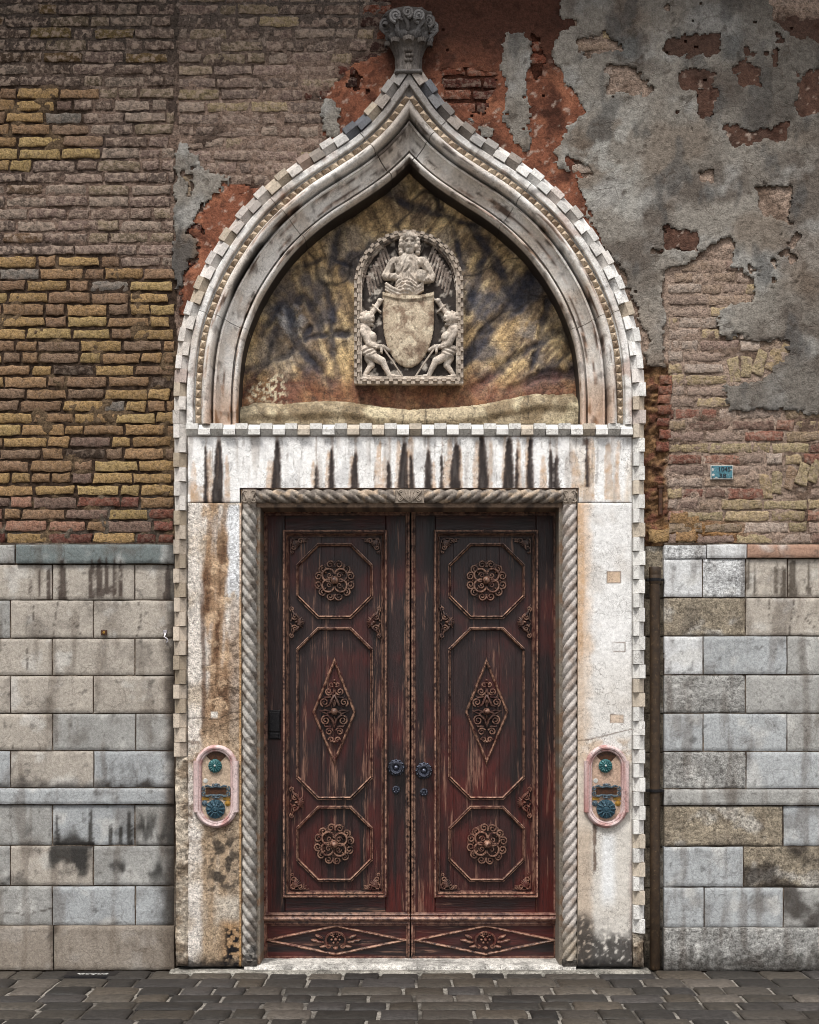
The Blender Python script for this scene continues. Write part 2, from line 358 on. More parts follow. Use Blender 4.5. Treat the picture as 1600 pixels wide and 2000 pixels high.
def stone_meshes(count, nx, ny, jit, seed, rnd):
    """paving stones of unit size (x, y) with worn rounded edges; top at z = 0"""
    out = []; r = random.Random(seed)
    for k in range(count):
        xs = np.array([0, .035, .25, .5, .75, .965, 1]) - .5; ys = np.array([0, .06, .5, .94, 1]) - .5
        X, Y = np.meshgrid(xs, ys); Z = np.zeros(X.shape); Z[0] = Z[-1] = -.009; Z[:, 0] = Z[:, -1] = -.009
        X = X + fbm(X * 100 + k * 911, Y * 100, 40, 2, k) * .028; Y = Y + fbm(X * 100 + k * 577, Y * 100, 40, 2, k + 3) * .07; Z = Z + fbm(X * 100 + k * 313, Y * 100, 60, 2, k + 5) * .004
        i = np.arange(X.size).reshape(X.shape); q = np.stack([i[:-1, :-1], i[:-1, 1:], i[1:, 1:], i[1:, :-1]], -1).reshape(-1, 4).tolist()
        P = np.stack([X.ravel(), Y.ravel(), Z.ravel()], 1).tolist()
        ring = list(i[0, :]) + list(i[1:, -1]) + list(i[-1, -2::-1]) + list(i[-2:0:-1, 0]); b = len(P); P += [(P[j][0], P[j][1], -.05) for j in ring]; n = len(ring)
        q += [(ring[j], b + j, b + (j + 1) % n, ring[(j + 1) % n]) for j in range(n)]
        out.append(mesh('paving_stone', P, q, M['paving'], smooth=True))
        out[-1].set_sharp_from_angle(angle=math.radians(50))
    return out
PV = stone_meshes(6, 7, 5, 1, 5, None)
rg = random.Random(21)
def vdepth(v): return -(D - H * S * D / (v - V0))
rows = [1896, 1911, 1927, 1942, 1956, 1971, 1989, 2008, 2030, 2056]
pal = [(76, 70, 63), (62, 58, 54), (86, 79, 71), (54, 50, 47), (80, 72, 63), (68, 64, 62), (92, 85, 78)]
for i in range(len(rows) - 1):
    ya, yb = vdepth(rows[i]), vdepth(rows[i + 1]); x = -3.1 - rg.random() * .2
    while x < 3.1:
        w = rg.choice([.17, .20, .23, .26, .30, .34]) + rg.uniform(-.02, .03)
        uc = 800 + (x + w / 2) * S * D / (D + ya)
        cv = i == 0 and 128 < uc < 250
        if not cv:
            c = L(*rg.choice(pal)) * rg.uniform(.42, .85)
            if i >= 5: c = c * .9
            if i == 0: c = c * 1.1
            o = put('paving_stone', rg.choice(PV), ground, (x + w / 2, (ya + yb) / 2, rg.uniform(-.003, .004)), (0, 0, rg.choice([0, math.pi]) + rg.uniform(-.012, .012)), (w - .014 - .012 * rg.random(), (ya - yb) - .012 - .012 * rg.random(), 1))
            o.rotation_euler.x = rg.uniform(-.008, .008); o.color = (*c, 0)
        x += w

# ------------------------------------------------------------------ walls
wall_l = thing('brick_wall', 'ochre and brown brick wall rising left of the arched doorway', 'wall', (WX(150), 0, WZ(1062)))
wall_r = thing('brick_wall', 'patchy brick wall with peeling grey plaster above and right of the arch', 'wall', (WX(1430), 0, WZ(1062)))

AX = 799.5
OUT = [(340.5, 850), (340.5, 830), (340.5, 777), (342.5, 732), (347, 684), (355, 639), (366, 600), (381, 560), (401, 517), (427, 473), (452, 437), (484, 398), (530, 354), (580, 315), (630, 283), (680, 249), (720, 212), (749, 174), (775, 136), (800, 98), (820, 68), (840, 38)]
def catmull(P, n=16):
    P = np.asarray(P, float); r = []
    for i in range(1, len(P) - 2):
        a, b, c, d = P[i - 1:i + 3]
        for t in np.linspace(0, 1, n, endpoint=False):
            r.append(0.5 * (2 * b + (c - a) * t + (2 * a - 5 * b + 4 * c - d) * t * t + (3 * b - a - 3 * c + d) * t ** 3))
    return np.array(r)
_c = catmull(OUT); 
for _ in range(3): _c[1:-1] = (_c[:-2] + _c[1:-1] * 2 + _c[2:]) / 4
_sl = np.concatenate([[0], np.cumsum(np.linalg.norm(np.diff(_c, axis=0), axis=1))]); SMAX = _sl[-1]
_t = np.gradient(_c, axis=0); _t /= np.linalg.norm(_t, axis=1)[:, None]; _n = np.stack([-_t[:, 1], _t[:, 0]], 1)
def arc(s, t):
    u = np.interp(s, _sl, _c[:, 0]) + np.interp(s, _sl, _n[:, 0]) * t; v = np.interp(s, _sl, _c[:, 1]) + np.interp(s, _sl, _n[:, 1]) * t
    return u, v
_ss = np.linspace(0, SMAX, 1200)
def scross(t):
    u, v = arc(_ss, t); i = np.argmax((u > AX) | (v < 137)); return _ss[i]
_RC = {}
def memo(f):
    def w(U, V, *k):
        if np.size(U) < 500: return f(U, V, *k)
        key = (f.__name__, U.shape, float(U.flat[0]), float(V.flat[0]), float(U.flat[-1]), float(V.flat[-1]), k)
        if key not in _RC: _RC[key] = f(U, V, *k)
        return _RC[key]
    return w
def ring(t):
    """closed polygon of the arch line at offset t from the outer edge"""
    s = np.linspace(0, scross(t), 34); u, v = arc(s, t); left = list(zip(u, v)); return left + [(2 * AX - a, b) for a, b in left[::-1]]
POUT = ring(0)
@memo
def inside_portal(U, V, m):
    """how far inside the portal's outline (positive inside)"""
    d = -polysd(U, V, [(POUT[0][0], 1900)] + POUT + [(POUT[-1][0], 1900)]); return d - m

# --- fields shared by bricks and mortar
@memo
def yellow_w(u, v):
    n = fbm(u, v, 70, 3, 41) * 26
    a = ss(470, 530, v + n + ss(180, 330, u) * -50 * ss(620, 480, v)); b = ss(-14, 10, -polysd(u, v, [(-200, 160), (150, 172), (168, 250), (160, 318), (60, 322), (-200, 330)]) + n * .3)
    return np.where(u < 345, np.maximum(a, b), 0)
def left_mortar(U, V):
    y = yellow_w(U, V); n = fbm(U, V, 90, 5, 2); c = mixc(np.broadcast_to(L(120, 101, 90), U.shape + (3,)).copy(), L(78, 66, 60), ss(-.1, .5, n))
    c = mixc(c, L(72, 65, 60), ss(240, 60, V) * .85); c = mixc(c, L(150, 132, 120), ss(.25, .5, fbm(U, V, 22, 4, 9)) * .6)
    c = mixc(c, L(66, 53, 44), y); c = mixc(c, L(110, 92, 72), y * ss(.08, .4, fbm(U, V, 60, 4, 24)) * .8)
    c = mixc(c, L(98, 90, 82), ss(955, 985, V) * ss(-.1, .3, fbm(U, V, 60, 3, 14)) * .8)
    return c * .8
def left_mh(U, V):
    y = yellow_w(U, V); up = -.0045 + .0085 * fbm(U, V, 30, 4, 21, .6, 1.3) + .004 * fbm(U, V, 7, 2, 22)
    return up * (1 - y) + y * (-.0070 + .0075 * fbm(U, V, 13, 3, 23) + .011 * ss(.12, .5, fbm(U, V, 60, 4, 24)))
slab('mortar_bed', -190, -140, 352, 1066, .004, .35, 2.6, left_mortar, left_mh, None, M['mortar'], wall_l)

# plaster and render coats: outlines of what is left of them
GREY = [[(1096, -160), (1092, 60), (1070, 108), (1100, 150), (1142, 214), (1104, 252), (1080, 298), (1084, 330), (1122, 346), (1136, 384), (1142, 424), (1176, 474), (1228, 560), (1262, 660), (1262, 716), (1297, 718), (1299, 534), (1342, 518), (1386, 482), (1424, 466), (1432, 520), (1470, 545), (1462, 590), (1402, 605), (1404, 655), (1470, 662), (1536, 668), (1530, 700), (1480, 742), (1412, 755), (1418, 808), (1470, 806), (1790, 812), (1790, -160)],
        [(345, 258), (366, 284), (388, 316), (412, 336), (456, 346), (450, 362), (424, 376), (398, 392), (384, 420), (368, 456), (384, 474), (389, 496), (370, 512), (360, 566), (338, 572), (336, 450), (342, 350)],
        [(984, 62), (1022, 66), (1036, 92), (1030, 160), (1038, 250), (1030, 300), (1012, 286), (992, 262), (980, 226), (988, 160), (972, 116)],
        [(626, 192), (648, 190), (666, 212), (664, 262), (640, 266), (628, 250)], [(920, 232), (958, 250), (965, 268), (940, 268)]]
HOLES = [[(1298, 444), (1362, 452), (1364, 494), (1330, 482), (1300, 482)], [(1184, 132), (1240, 136), (1276, 176), (1232, 186), (1188, 182)], [(1296, 96), (1338, 70), (1400, 62), (1402, 110), (1346, 112)],
         [(1360, 176), (1396, 178), (1394, 226), (1362, 224)], [(1328, 140), (1390, 134), (1386, 170), (1330, 178)], [(1412, 252), (1440, 244), (1470, 262), (1534, 240), (1538, 272), (1430, 282)], [(1558, 146), (1600, 140), (1604, 216), (1564, 224)],
         [(1500, -20), (1620, -30), (1640, 90), (1560, 76), (1510, 40)], [(1448, 128), (1486, 132), (1484, 168), (1452, 164)], [(1480, 366), (1544, 366), (1538, 432), (1492, 420)], [(1110, 314), (1128, 318), (1156, 340), (1118, 344)], [(1366, 338), (1390, 338), (1390, 354), (1370, 350)], [(1058, 20), (1092, 40), (1120, 34), (1128, 52), (1080, 60)], [(1130, 80), (1180, 62), (1210, 96), (1150, 112)]]
RED = [[(830, -160), (1120, -160), (1120, 160), (1160, 220), (1110, 300), (1150, 360), (1170, 440), (1215, 545), (1120, 470), (900, 300), (700, 300), (636, 262), (638, 178), (664, 152), (690, 124), (766, 104), (740, 60)],
       [(436, 352), (504, 364), (488, 398), (470, 440), (420, 520), (390, 600), (348, 620), (352, 560), (368, 520), (392, 492), (366, 460), (386, 416), (402, 386)], [(1296, 60), (1640, 30), (1640, 290), (1400, 296), (1290, 240)], [(1290, 436), (1370, 440), (1370, 500), (1292, 492)]]
REDHOLE = [[(868, 142), (908, 128), (968, 146), (962, 178), (950, 214), (922, 224), (900, 206), (870, 196)], [(1035, 60), (1058, 70), (1060, 150), (1040, 160)], [(690, 140), (706, 150), (704, 176), (684, 170)]]
def sdu(U, V, polys, amp, seed):
    n = fbm(U, V, 46, 4, seed) * amp + fbm(U, V, 12, 3, seed + 4) * amp * .55 + fbm(U, V, 5, 2, seed + 6) * amp * .18
    d = np.full(np.shape(U), 1e9)
    for p in polys: d = np.minimum(d, polysd(U, V, p))
    return d + n
@memo
def grey_sd(U, V):
    d = np.maximum(sdu(U, V, GREY, 11, 61), -sdu(U, V, HOLES, 12, 66)); pits = fbm(U, V, 30, 3, 71) + fbm(U, V, 210, 2, 73) * .7
    d = np.maximum(d, (pits - .86) * 40); return np.maximum(d, np.where((inside_portal(U, V, 14) > 0), 9, -99))
@memo
def red_sd(U, V):
    d = np.maximum(sdu(U, V, RED, 12, 81), -sdu(U, V, REDHOLE, 13, 86)); d = np.maximum(d, (fbm(U, V, 24, 3, 91) + .5 * fbm(U, V, 130, 2, 95) - .86) * 40)
    return np.maximum(d, np.where((inside_portal(U, V, 14) > 0), 9, -99))
@memo
def red_zone(U, V): return ss(20, -20, sdu(U, V, RED, 12, 81))
def right_mortar(U, V):
    n = fbm(U, V, 90, 5, 5); c = mixc(np.broadcast_to(L(158, 138, 124), U.shape + (3,)).copy(), L(112, 94, 82), ss(-.1, .5, n))
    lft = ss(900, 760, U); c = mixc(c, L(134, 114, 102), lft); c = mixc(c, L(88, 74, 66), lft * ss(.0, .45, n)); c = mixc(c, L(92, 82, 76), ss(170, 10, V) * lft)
    c = mixc(c, L(172, 155, 142), ss(.25, .5, fbm(U, V, 22, 4, 9)) * .5)
    rd = red_zone(U, V); c = mixc(c, L(66, 38, 28), rd)
    er = ss(1312, 1296, U + fbm(U, V, 30, 3, 15) * 12) * ss(700, 725, V) * ss(1240, 1250, U)
    c = mixc(c, L(140, 108, 78), er); c = mixc(c, L(84, 60, 46), er * ss(-.1, .35, fbm(U, V, 22, 4, 17))); c = mixc(c, L(124, 84, 68), er * ss(.2, .45, fbm(U, V, 34, 3, 19)))
    e2 = ss(1006, 1030, V) * ss(1290, 1310, U) * ss(1500, 1400, U); c = mixc(c, L(150, 112, 70), e2 * .8); c = mixc(c, L(84, 56, 38), e2 * ss(0, .4, fbm(U, V, 20, 4, 17, .4, 1)))
    return c * .8
def right_mh(U, V):
    h = -.0045 + .0085 * fbm(U, V, 30, 4, 25, .6, 1.3) + .004 * fbm(U, V, 7, 2, 26); rd = red_zone(U, V); h = h * (1 - rd) + rd * (-.010 + .008 * fbm(U, V, 20, 3, 27))
    er = ss(1312, 1296, U + fbm(U, V, 30, 3, 15) * 12) * ss(700, 725, V) * ss(1240, 1250, U); h = h + er * (-.012 + .022 * fbm(U, V, 15, 4, 28, .6, 1.3))
    e2 = ss(1006, 1030, V) * ss(1290, 1310, U) * ss(1500, 1400, U); return h + e2 * .012 * fbm(U, V, 20, 4, 29, .4, 1.6)
slab('mortar_bed', 338, -140, 1790, 1066, 0, .35, 2.8, right_mortar, right_mh, lambda U, V: (inside_portal(U, V, 34) < 0) & (U > 345 + 7 * fbm(U, V, 30, 4, 18)), M['mortar'], wall_r)
def grey_col(U, V):
    n = fbm(U, V, 150, 5, 6); c = mixc(np.broadcast_to(L(144, 138, 130), U.shape + (3,)).copy(), L(106, 98, 91), ss(-.15, .45, n))
    c = mixc(c, L(162, 160, 156), ss(.05, .5, fbm(U, V, 110, 4, 7)) * .75); c = mixc(c, L(116, 100, 86), ss(.1, .5, fbm(U, V, 190, 3, 10)) * .5)
    c = mixc(c, L(84, 84, 84), ss(.16, .46, fbm(U, V, 95, 4, 12, 1.5, .7)) * .6)
    c = mixc(c, L(78, 72, 68), rect(U, V, 1440, 195, 1545, 250, 40) * .7); c = mixc(c, L(96, 98, 98), rect(U, V, 1200, 70, 1250, 120, 14) * .7 + rect(U, V, 1410, 68, 1450, 120, 12) * .7)
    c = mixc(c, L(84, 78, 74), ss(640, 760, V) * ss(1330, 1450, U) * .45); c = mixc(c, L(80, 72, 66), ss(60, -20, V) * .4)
    c = mixc(c, L(158, 146, 134), ss(1330, 1250, U) * ss(560, 640, V) * .6); c = mixc(c, L(70, 60, 52), ss(.38, .6, fbm(U, V, 26, 4, 31)) * .55); c = mixc(c, L(178, 176, 170), rect(U, V, 1090, 215, 1240, 420, 50) * ss(-.05, .35, fbm(U, V, 60, 5, 32)) * .8)
    c = mixc(c, L(66, 61, 57), ss(1330, 1560, U + 60 * fbm(U, V, 140, 3, 44)) * ss(360, 180, V + 60 * fbm(U, V, 120, 4, 45)) * .6)
    return c * .82
def grey_h(U, V): return .013 * ss(0, 5, -grey_sd(U, V)) ** .6 + .0035 * fbm(U, V, 44, 4, 33) + .0022 * fbm(U, V, 12, 3, 34)
slab('grey_plaster', 336, -140, 1790, 830, -.001, .01, 2.6, grey_col, grey_h, lambda U, V: grey_sd(U, V) < 0, M['plaster'], wall_r)
def red_col(U, V):
    n = fbm(U, V, 80, 5, 36); c = mixc(np.broadcast_to(L(138, 88, 68), U.shape + (3,)).copy(), L(92, 58, 46), ss(-.15, .4, n)); c = mixc(c, L(168, 112, 86), ss(.12, .5, fbm(U, V, 60, 4, 37)) * .7)
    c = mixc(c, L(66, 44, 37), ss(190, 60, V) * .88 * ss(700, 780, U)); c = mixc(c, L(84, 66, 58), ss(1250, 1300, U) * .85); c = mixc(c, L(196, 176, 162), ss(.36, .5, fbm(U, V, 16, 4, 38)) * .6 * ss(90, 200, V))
    c = mixc(c, L(60, 38, 30), ss(.3, .5, fbm(U, V, 34, 4, 39)) * .6); return c * .8
slab('red_render', 336, -140, 1650, 640, 0, .02, 2.8, red_col, lambda U, V: .0045 * ss(0, 6, -red_sd(U, V)) + .002 * fbm(U, V, 30, 4, 40), lambda U, V: red_sd(U, V) < 0, M['plaster'], wall_r)
# the same building carried on beyond the picture
def plain(nm, x0, x1, z0, z1, par, c, yf=.004, m='mortar'):
    P = [(x0, yf, z0), (x1, yf, z0), (x1, yf, z1), (x0, yf, z1), (x0, 1.2, z0), (x1, 1.2, z0), (x1, 1.2, z1), (x0, 1.2, z1)]
    me = mesh(nm, P, [(0, 1, 2, 3), (1, 5, 6, 2), (3, 2, 6, 7), (4, 0, 3, 7)], M[m], np.broadcast_to(L(*c), (8, 3)), False); return put(nm, me, par)
zt = WZ(-140); xl, xr = WX(-190), WX(1790)
plain('wall_core', -7, xl, 0, 7.4, wall_l, (118, 96, 76)); plain('wall_core', xl, WX(345), zt, 7.4, wall_l, (100, 86, 78)); plain('wall_core', WX(345), xr, zt, 7.4, wall_r, (112, 96, 86)); plain('wall_core', xr, 7, 0, 7.4, wall_r, (126, 118, 110))

def add_shade_overhang():  # unseen overhang, added to shade the top of the wall
    prof = [(0.02, 7.10), (-.10, 7.10), (-.14, 7.16), (-.14, 7.24), (-.22, 7.30), (-.26, 7.36), (-1.05, 7.42), (-1.08, 7.56), (.6, 8.1)]
    V = [(x, y, z) for x in (-7, 7) for y, z in prof]; k = len(prof); me = mesh('added_shade_overhang', V, [(j, j + 1, k + j + 1, k + j) for j in range(k - 1)] + [tuple(range(k)), tuple(range(2 * k - 1, k - 1, -1))], M['block'], np.broadcast_to(L(120, 110, 100), (2 * k, 3)), False, recalc=True); put('added_shade_overhang', me, wall_r)
add_shade_overhang()

# --- bricks
def brick_meshes(n, L_, H_, seed):
    out = []
    for k in range(n):
        xs = np.array([0, .008, .04, .075, .11, .145, .18, .215, .242, .25]) / .25 * L_ - L_ / 2; zs = np.array([0, .008, .033, .058, .066]) / .066 * H_ - H_ / 2
        X, Z = np.meshgrid(xs, zs); Y = np.zeros(X.shape); Y[0] = Y[-1] = .0035; Y[:, 0] = Y[:, -1] = .004
        o = k * 771 + seed * 97
        X = X + fbm(X * 320 + o, Z * 320, 18, 2, k) * .008; Z2 = Z + fbm(X * 320 + o, Z * 320, 17, 3, k + 3) * .0085; Y = Y + fbm(X * 320 + o, Z * 320, 20, 3, k + 6) * .008
        c = random.Random(o); 
        for (a, b) in ((0, 0), (0, -1), (-1, 0), (-1, -1)):
            if c.random() < .5: Y[a, b] += .014
        i = np.arange(X.size).reshape(X.shape); q = np.stack([i[:-1, :-1], i[:-1, 1:], i[1:, 1:], i[1:, :-1]], -1).reshape(-1, 4).tolist()
        P = np.stack([X.ravel(), Y.ravel(), Z2.ravel()], 1).tolist(); ring_ = list(i[0, :]) + list(i[1:, -1]) + list(i[-1, -2::-1]) + list(i[-2:0:-1, 0]); b = len(P); m = len(ring_)
        P += [(P[j][0], .06, P[j][2]) for j in ring_]; q += [(ring_[j], b + j, b + (j + 1) % m, ring_[(j + 1) % m]) for j in range(m)]
        me = mesh('brick', P, q, M['brick'], smooth=True); me.set_sharp_from_angle(angle=math.radians(55)); out.append(me)
    return out
BL = brick_meshes(9, .24, .058, 1); BS = brick_meshes(6, .115, .058, 2)
rb = random.Random(5)
def brick(u, v, w, h, par, colr, alpha, yo=0.0, rot=0.0):
    lng = w > 56; me = rb.choice(BL if lng else BS)
    o = put('brick', me, par, (WX(u), yo + rb.uniform(-.004, .003), WZ(v)), (rb.uniform(-.02, .02), rot + rb.uniform(-.008, .008), rb.uniform(-.015, .015)), (w / S / (.24 if lng else .115), 1, h / S / .058))
    o.color = (*[float(t) for t in np.clip(colr, 0.004, .9)], alpha); return o
YEL = [(158, 128, 82), (150, 118, 78), (138, 108, 78), (160, 134, 86), (130, 102, 78), (152, 122, 78), (144, 113, 80), (126, 102, 82)]
PNK = [(138, 117, 105), (126, 105, 93), (148, 130, 116), (114, 97, 88), (140, 122, 100), (132, 110, 100)]
REDB = [(132, 82, 66), (100, 58, 48), (150, 110, 90), (120, 74, 62), (122, 98, 86)]
RGT = [(168, 148, 134), (154, 132, 118), (178, 160, 146), (144, 120, 108), (176, 154, 118), (160, 136, 116)]
RYL = [(168, 150, 114), (160, 140, 106), (150, 128, 102), (150, 126, 112), (124, 98, 86), (156, 134, 108)]
def pick(p, f=1.0):
    c = L(*rb.choice(p)); g = c.mean(); return (c * .88 + g * .12) * f * rb.uniform(.62, .88)
def courses(u0, u1, v0, v1, pitch, par, colf, skip, hk=.78):
    v = v1 - pitch / 2; k = 0
    while v > v0:
        u = u0 - rb.uniform(0, 60) - (40 if k % 2 else 0)
        while u < u1:
            w = rb.choice([84, 82, 80, 78, 76, 42, 40, 38, 86]) + rb.uniform(-4, 4)
            a, b = max(u, u0), min(u + w, u1)
            if b - a > 14 and not skip((a + b) / 2, v, b - a):
                c, al, yo = colf((a + b) / 2, v); brick((a + b) / 2, v + rb.uniform(-1, 1), b - a - rb.uniform(3, 7.5), pitch * hk + rb.uniform(-2.2, 1.6), par, c, al, yo)
            u += w
        v -= pitch; k += 1
def f1(x): return np.array([float(x)])
def lcol(u, v):
    y = float(yellow_w(f1(u), f1(v))[0])
    if v > 958:
        if rb.random() < .55: return pick(REDB), .2, 0
    if y > .5:
        if rb.random() < .05: return pick([(70, 56, 46), (120, 112, 104)]), .3, .004
        if rb.random() < .025: return pick(REDB), .2, 0
        return pick(YEL, 1.14), .12, -.001
    t = (.62 if v < 160 else .82 if v < 300 else .95) * (.85 if u < 160 else 1.0)  # sooty tone, darkened toward top and left to imitate corner falloff of light
    if rb.random() < .08: return pick(YEL, .8 * t), .7, 0
    return pick(PNK, t), .75, .001
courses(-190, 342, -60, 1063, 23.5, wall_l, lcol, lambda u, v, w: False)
_lu, _lv = np.meshgrid(np.arange(-200, 1810, 6.0), np.arange(-160, 1100, 6.0)); _lg, _lr, _lp, _lz = grey_sd(_lu, _lv), red_sd(_lu, _lv), inside_portal(_lu, _lv, 18), sdu(_lu, _lv, RED, 12, 81)
def look(T, u, v): return float(T[min(209, max(0, int(round((v + 160) / 6)))), min(334, max(0, int(round((u + 200) / 6))))])
def gsd(u, v): return look(_lg, u, v)
def rsd(u, v): return look(_lr, u, v)
def rskip(u, v, w):
    if look(_lp, u, v) > 0: return True
    if all(gsd(u + d, v) < -6 for d in (-w / 2, 0, w / 2)): return True
    if all(rsd(u + d, v) < -4 for d in (-w / 2, 0, w / 2)): return True
    if u < 1306 and u > 1200 and v > 706: return True
    if 1415 < u < 1535 and 688 < v < 760: return True
    if 1478 < u < 1590 and 912 < v < 985: return True
    return False
def rcol(u, v):
    if look(_lz, u, v) < 6: return pick([(120, 66, 46), (88, 48, 38), (70, 46, 40), (140, 84, 62)]), .35, .003
    if u < 900:
        if rb.random() < .12: return pick([(158, 138, 104), (150, 130, 104)], .9), .6, 0
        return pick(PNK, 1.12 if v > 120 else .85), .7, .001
    if v > 800:
        if rb.random() < .15: return pick([(140, 94, 78), (122, 84, 72), (152, 110, 92)]), .5, 0
        return pick(RYL if rb.random() < .7 else RGT), .4, 0
    return pick(RGT), .6, 0
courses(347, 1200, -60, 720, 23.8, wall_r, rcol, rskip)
courses(1304, 1790, 500, 1063, 22.2, wall_r, rcol, rskip, .84)
for (u, v, w) in [(1305, 742, 24), (1304, 762, 26), (1302, 780, 24), (1303, 800, 26), (1300, 824, 24), (1304, 848, 22), (1299, 872, 26)]:
    brick(u - 4, v, w, 17, wall_r, pick([(138, 86, 66), (124, 74, 58), (148, 98, 76)]), .25, -.004)
for i, (u, v, r) in enumerate([(1434, 722, -8), (1458, 716, 3), (1484, 708, 14), (1510, 700, 20), (1530, 694, 26), (1496, 950, -10), (1518, 942, 4), (1544, 934, 14), (1568, 926, 12), (1592, 920, 18)]):
    brick(u, v, 46 + rb.uniform(-4, 4), 21, wall_r, pick([(160, 138, 104), (146, 120, 96), (164, 146, 112)]), .5, -.002, math.radians(90 + r))
for (u, v, w, h) in [(1326, 1012, 34, 22), (1352, 1020, 26, 22), (1288, 1046, 40, 24), (1340, 1046, 40, 22)]:
    brick(u, v, w, h, wall_r, pick([(172, 138, 90), (162, 126, 84)]), .1, -.006)

# ------------------------------------------------------------------ ashlar plinths
pl_l = thing('stone_plinth', 'weathered grey ashlar block plinth left of the doorway', 'wall', (WX(150), 0, 0))
pl_r = thing('stone_plinth', 'pale grey ashlar block plinth right of the drainpipe', 'wall', (WX(1450), 0, 0))
def drips(U, V, lst, seed):
    """dark run-off streaks: (u, half width, v top, v bottom)"""
    m = np.zeros(U.shape)
    for i, (u, w, a, b) in enumerate(lst):
        t = np.clip((V - a) / max(1, b - a), 0, 1); c = u + (2.0 + w * .3) * fbm(V * 1.0, V * 0 + u * 7.3, 90, 4, seed + i % 7) ; ww = w * (.25 + .75 * np.sqrt(t)) + 1.8 * fbm(U, V, 34, 3, seed + 3) + 1.9 * fbm(U, V, 5.5, 3, seed + 5)
        m = np.maximum(m, ss(1.2, -1.2, np.abs(U - c) - ww) * ss(-5, 5, V - a) * ss(4, -1, V - b))
    return m
def block_col(tone, seed, right, u0, u1, v0, v1):
    T_ = 1.0 if right else .93
    T = {'grey': (156, 155, 152), 'warm': (172, 164, 154), 'cool': (164, 167, 169), 'brown': (150, 139, 122), 'white': (200, 201, 202), 'blue': (112, 120, 120), 'pink': (160, 128, 110)}[tone]
    def f(U, V):
        n = fbm(U, V, 120, 5, seed); c = np.broadcast_to(L(*T) * T_, U.shape + (3,)) * (1 + .16 * n)[..., None]
        c = mixc(c, L(92, 85, 79), ss(.08, .5, fbm(U, V, 74, 5, 905) * .6 + fbm(U, V, 60, 5, seed + 1) * .5) * .5); c = mixc(c, L(198, 196, 192), ss(.18, .55, fbm(U, V, 60, 4, seed + 2)) * .5)
        c = mixc(c, L(84, 72, 62), ss(.12, .5, fbm(U, V, 30, 4, 907, 1.0, .16)) * .45); c = mixc(c, L(54, 50, 47), ss(.40, .6, fbm(U, V, 22, 5, seed + 4)) * .5)
        if not right:
            if v0 < 1110: 
                c = mixc(c, L(52, 38, 32), drips(U, V, [(122, 9, 1092, 1176), (178, 6, 1090, 1168), (196, 9, 1088, 1166), (208, 5, 1088, 1160), (222, 4, 1090, 1166), (236, 4, 1092, 1165), (326, 9, 1098, 1180), (94, 5, 1108, 1172), (58, 2, 1108, 1160), (78, 2, 1112, 1165)], 3) * .85)
            c = mixc(c, L(80, 66, 54), ss(308, 340, U + fbm(U, V, 40, 3, 50) * 12) * .85 * ss(1160, 1240, V)); 
            c = mixc(c, L(40, 36, 34), ss(316, 340, U + fbm(U, V, 26, 3, 51) * 12) * .75)
            if v0 > 1570 and v1 < 1740:
                k = ss(1600, 1640, V) * ss(1745, 1700, V); c = mixc(c, L(52, 50, 48), np.clip(k * ss(.02, .42, fbm(U, V, 62, 4, 52, 1.1, .8)) * .95 + .8 * rect(U, V, 150, 1655, 176, 1692, 14) + .9 * drips(U, V, [(178, 6, 1582, 1652), (253, 6, 1584, 1650), (216, 4, 1610, 1650), (236, 4, 1612, 1650), (111, 4, 1590, 1650)], 5) + .8 * rect(U, V, 266, 1590, 345, 1650, 14) * ss(-.3, .3, fbm(U, V, 16, 3, 53, 1, .3)), 0, 1))
            if 1460 < v0 < 1500: c = mixc(c, L(66, 62, 60), np.clip(ss(1515, 1540, V + 16 * fbm(U, V, 30, 3, 54)) * .8 + rect(U, V, 205, 1490, 300, 1540, 20) * ss(-.3, .3, fbm(U, V, 14, 3, 55, 1, .4)) * .5, 0, 1))
            if v0 > 1730: c = mixc(c, L(54, 50, 46), ss(290, 330, U + 20 * fbm(U, V, 30, 3, 56)) * .8)
            if v0 > 1800: c = mixc(c, L(118, 106, 94), .6 + 0 * U); c = mixc(c, L(64, 54, 46), ss(12, 3, np.abs(U - 104 + 12 * fbm(U, V, 20, 3, 57))) * ss(1870, 1820, V) * .8)
        else:
            if v0 < 1100: c = mixc(c, L(64, 54, 44), drips(U, V, [(1462, 4, 1098, 1150), (1474, 3, 1098, 1160), (1516, 3, 1100, 1160), (1530, 6, 1106, 1165), (1550, 10, 1092, 1165), (1580, 4, 1096, 1160)], 8) * .8)
            if 1640 < v0 < 1740 and u0 > 1440: c = mixc(c, L(56, 50, 46), ss(-.2, .35, fbm(U, V, 60, 4, 58)) * .85)
            if v0 > 1800: c = mixc(c, L(58, 54, 50), ss(1840, 1890, V + 30 * fbm(U, V, 14, 4, 59)) * .8)
        for i, (pts, w) in enumerate(CRACKS):
            if min(p[0] for p in pts) < u1 and max(p[0] for p in pts) > u0 and min(p[1] for p in pts) < v1 and max(p[1] for p in pts) > v0:
                c = mixc(c, L(58, 48, 42), ss(w, w * .3, segd(U + 3 * fbm(U, V, 18, 3, 60), V + 3 * fbm(U, V, 18, 3, 62), pts)) * .8)
        return c
    return f
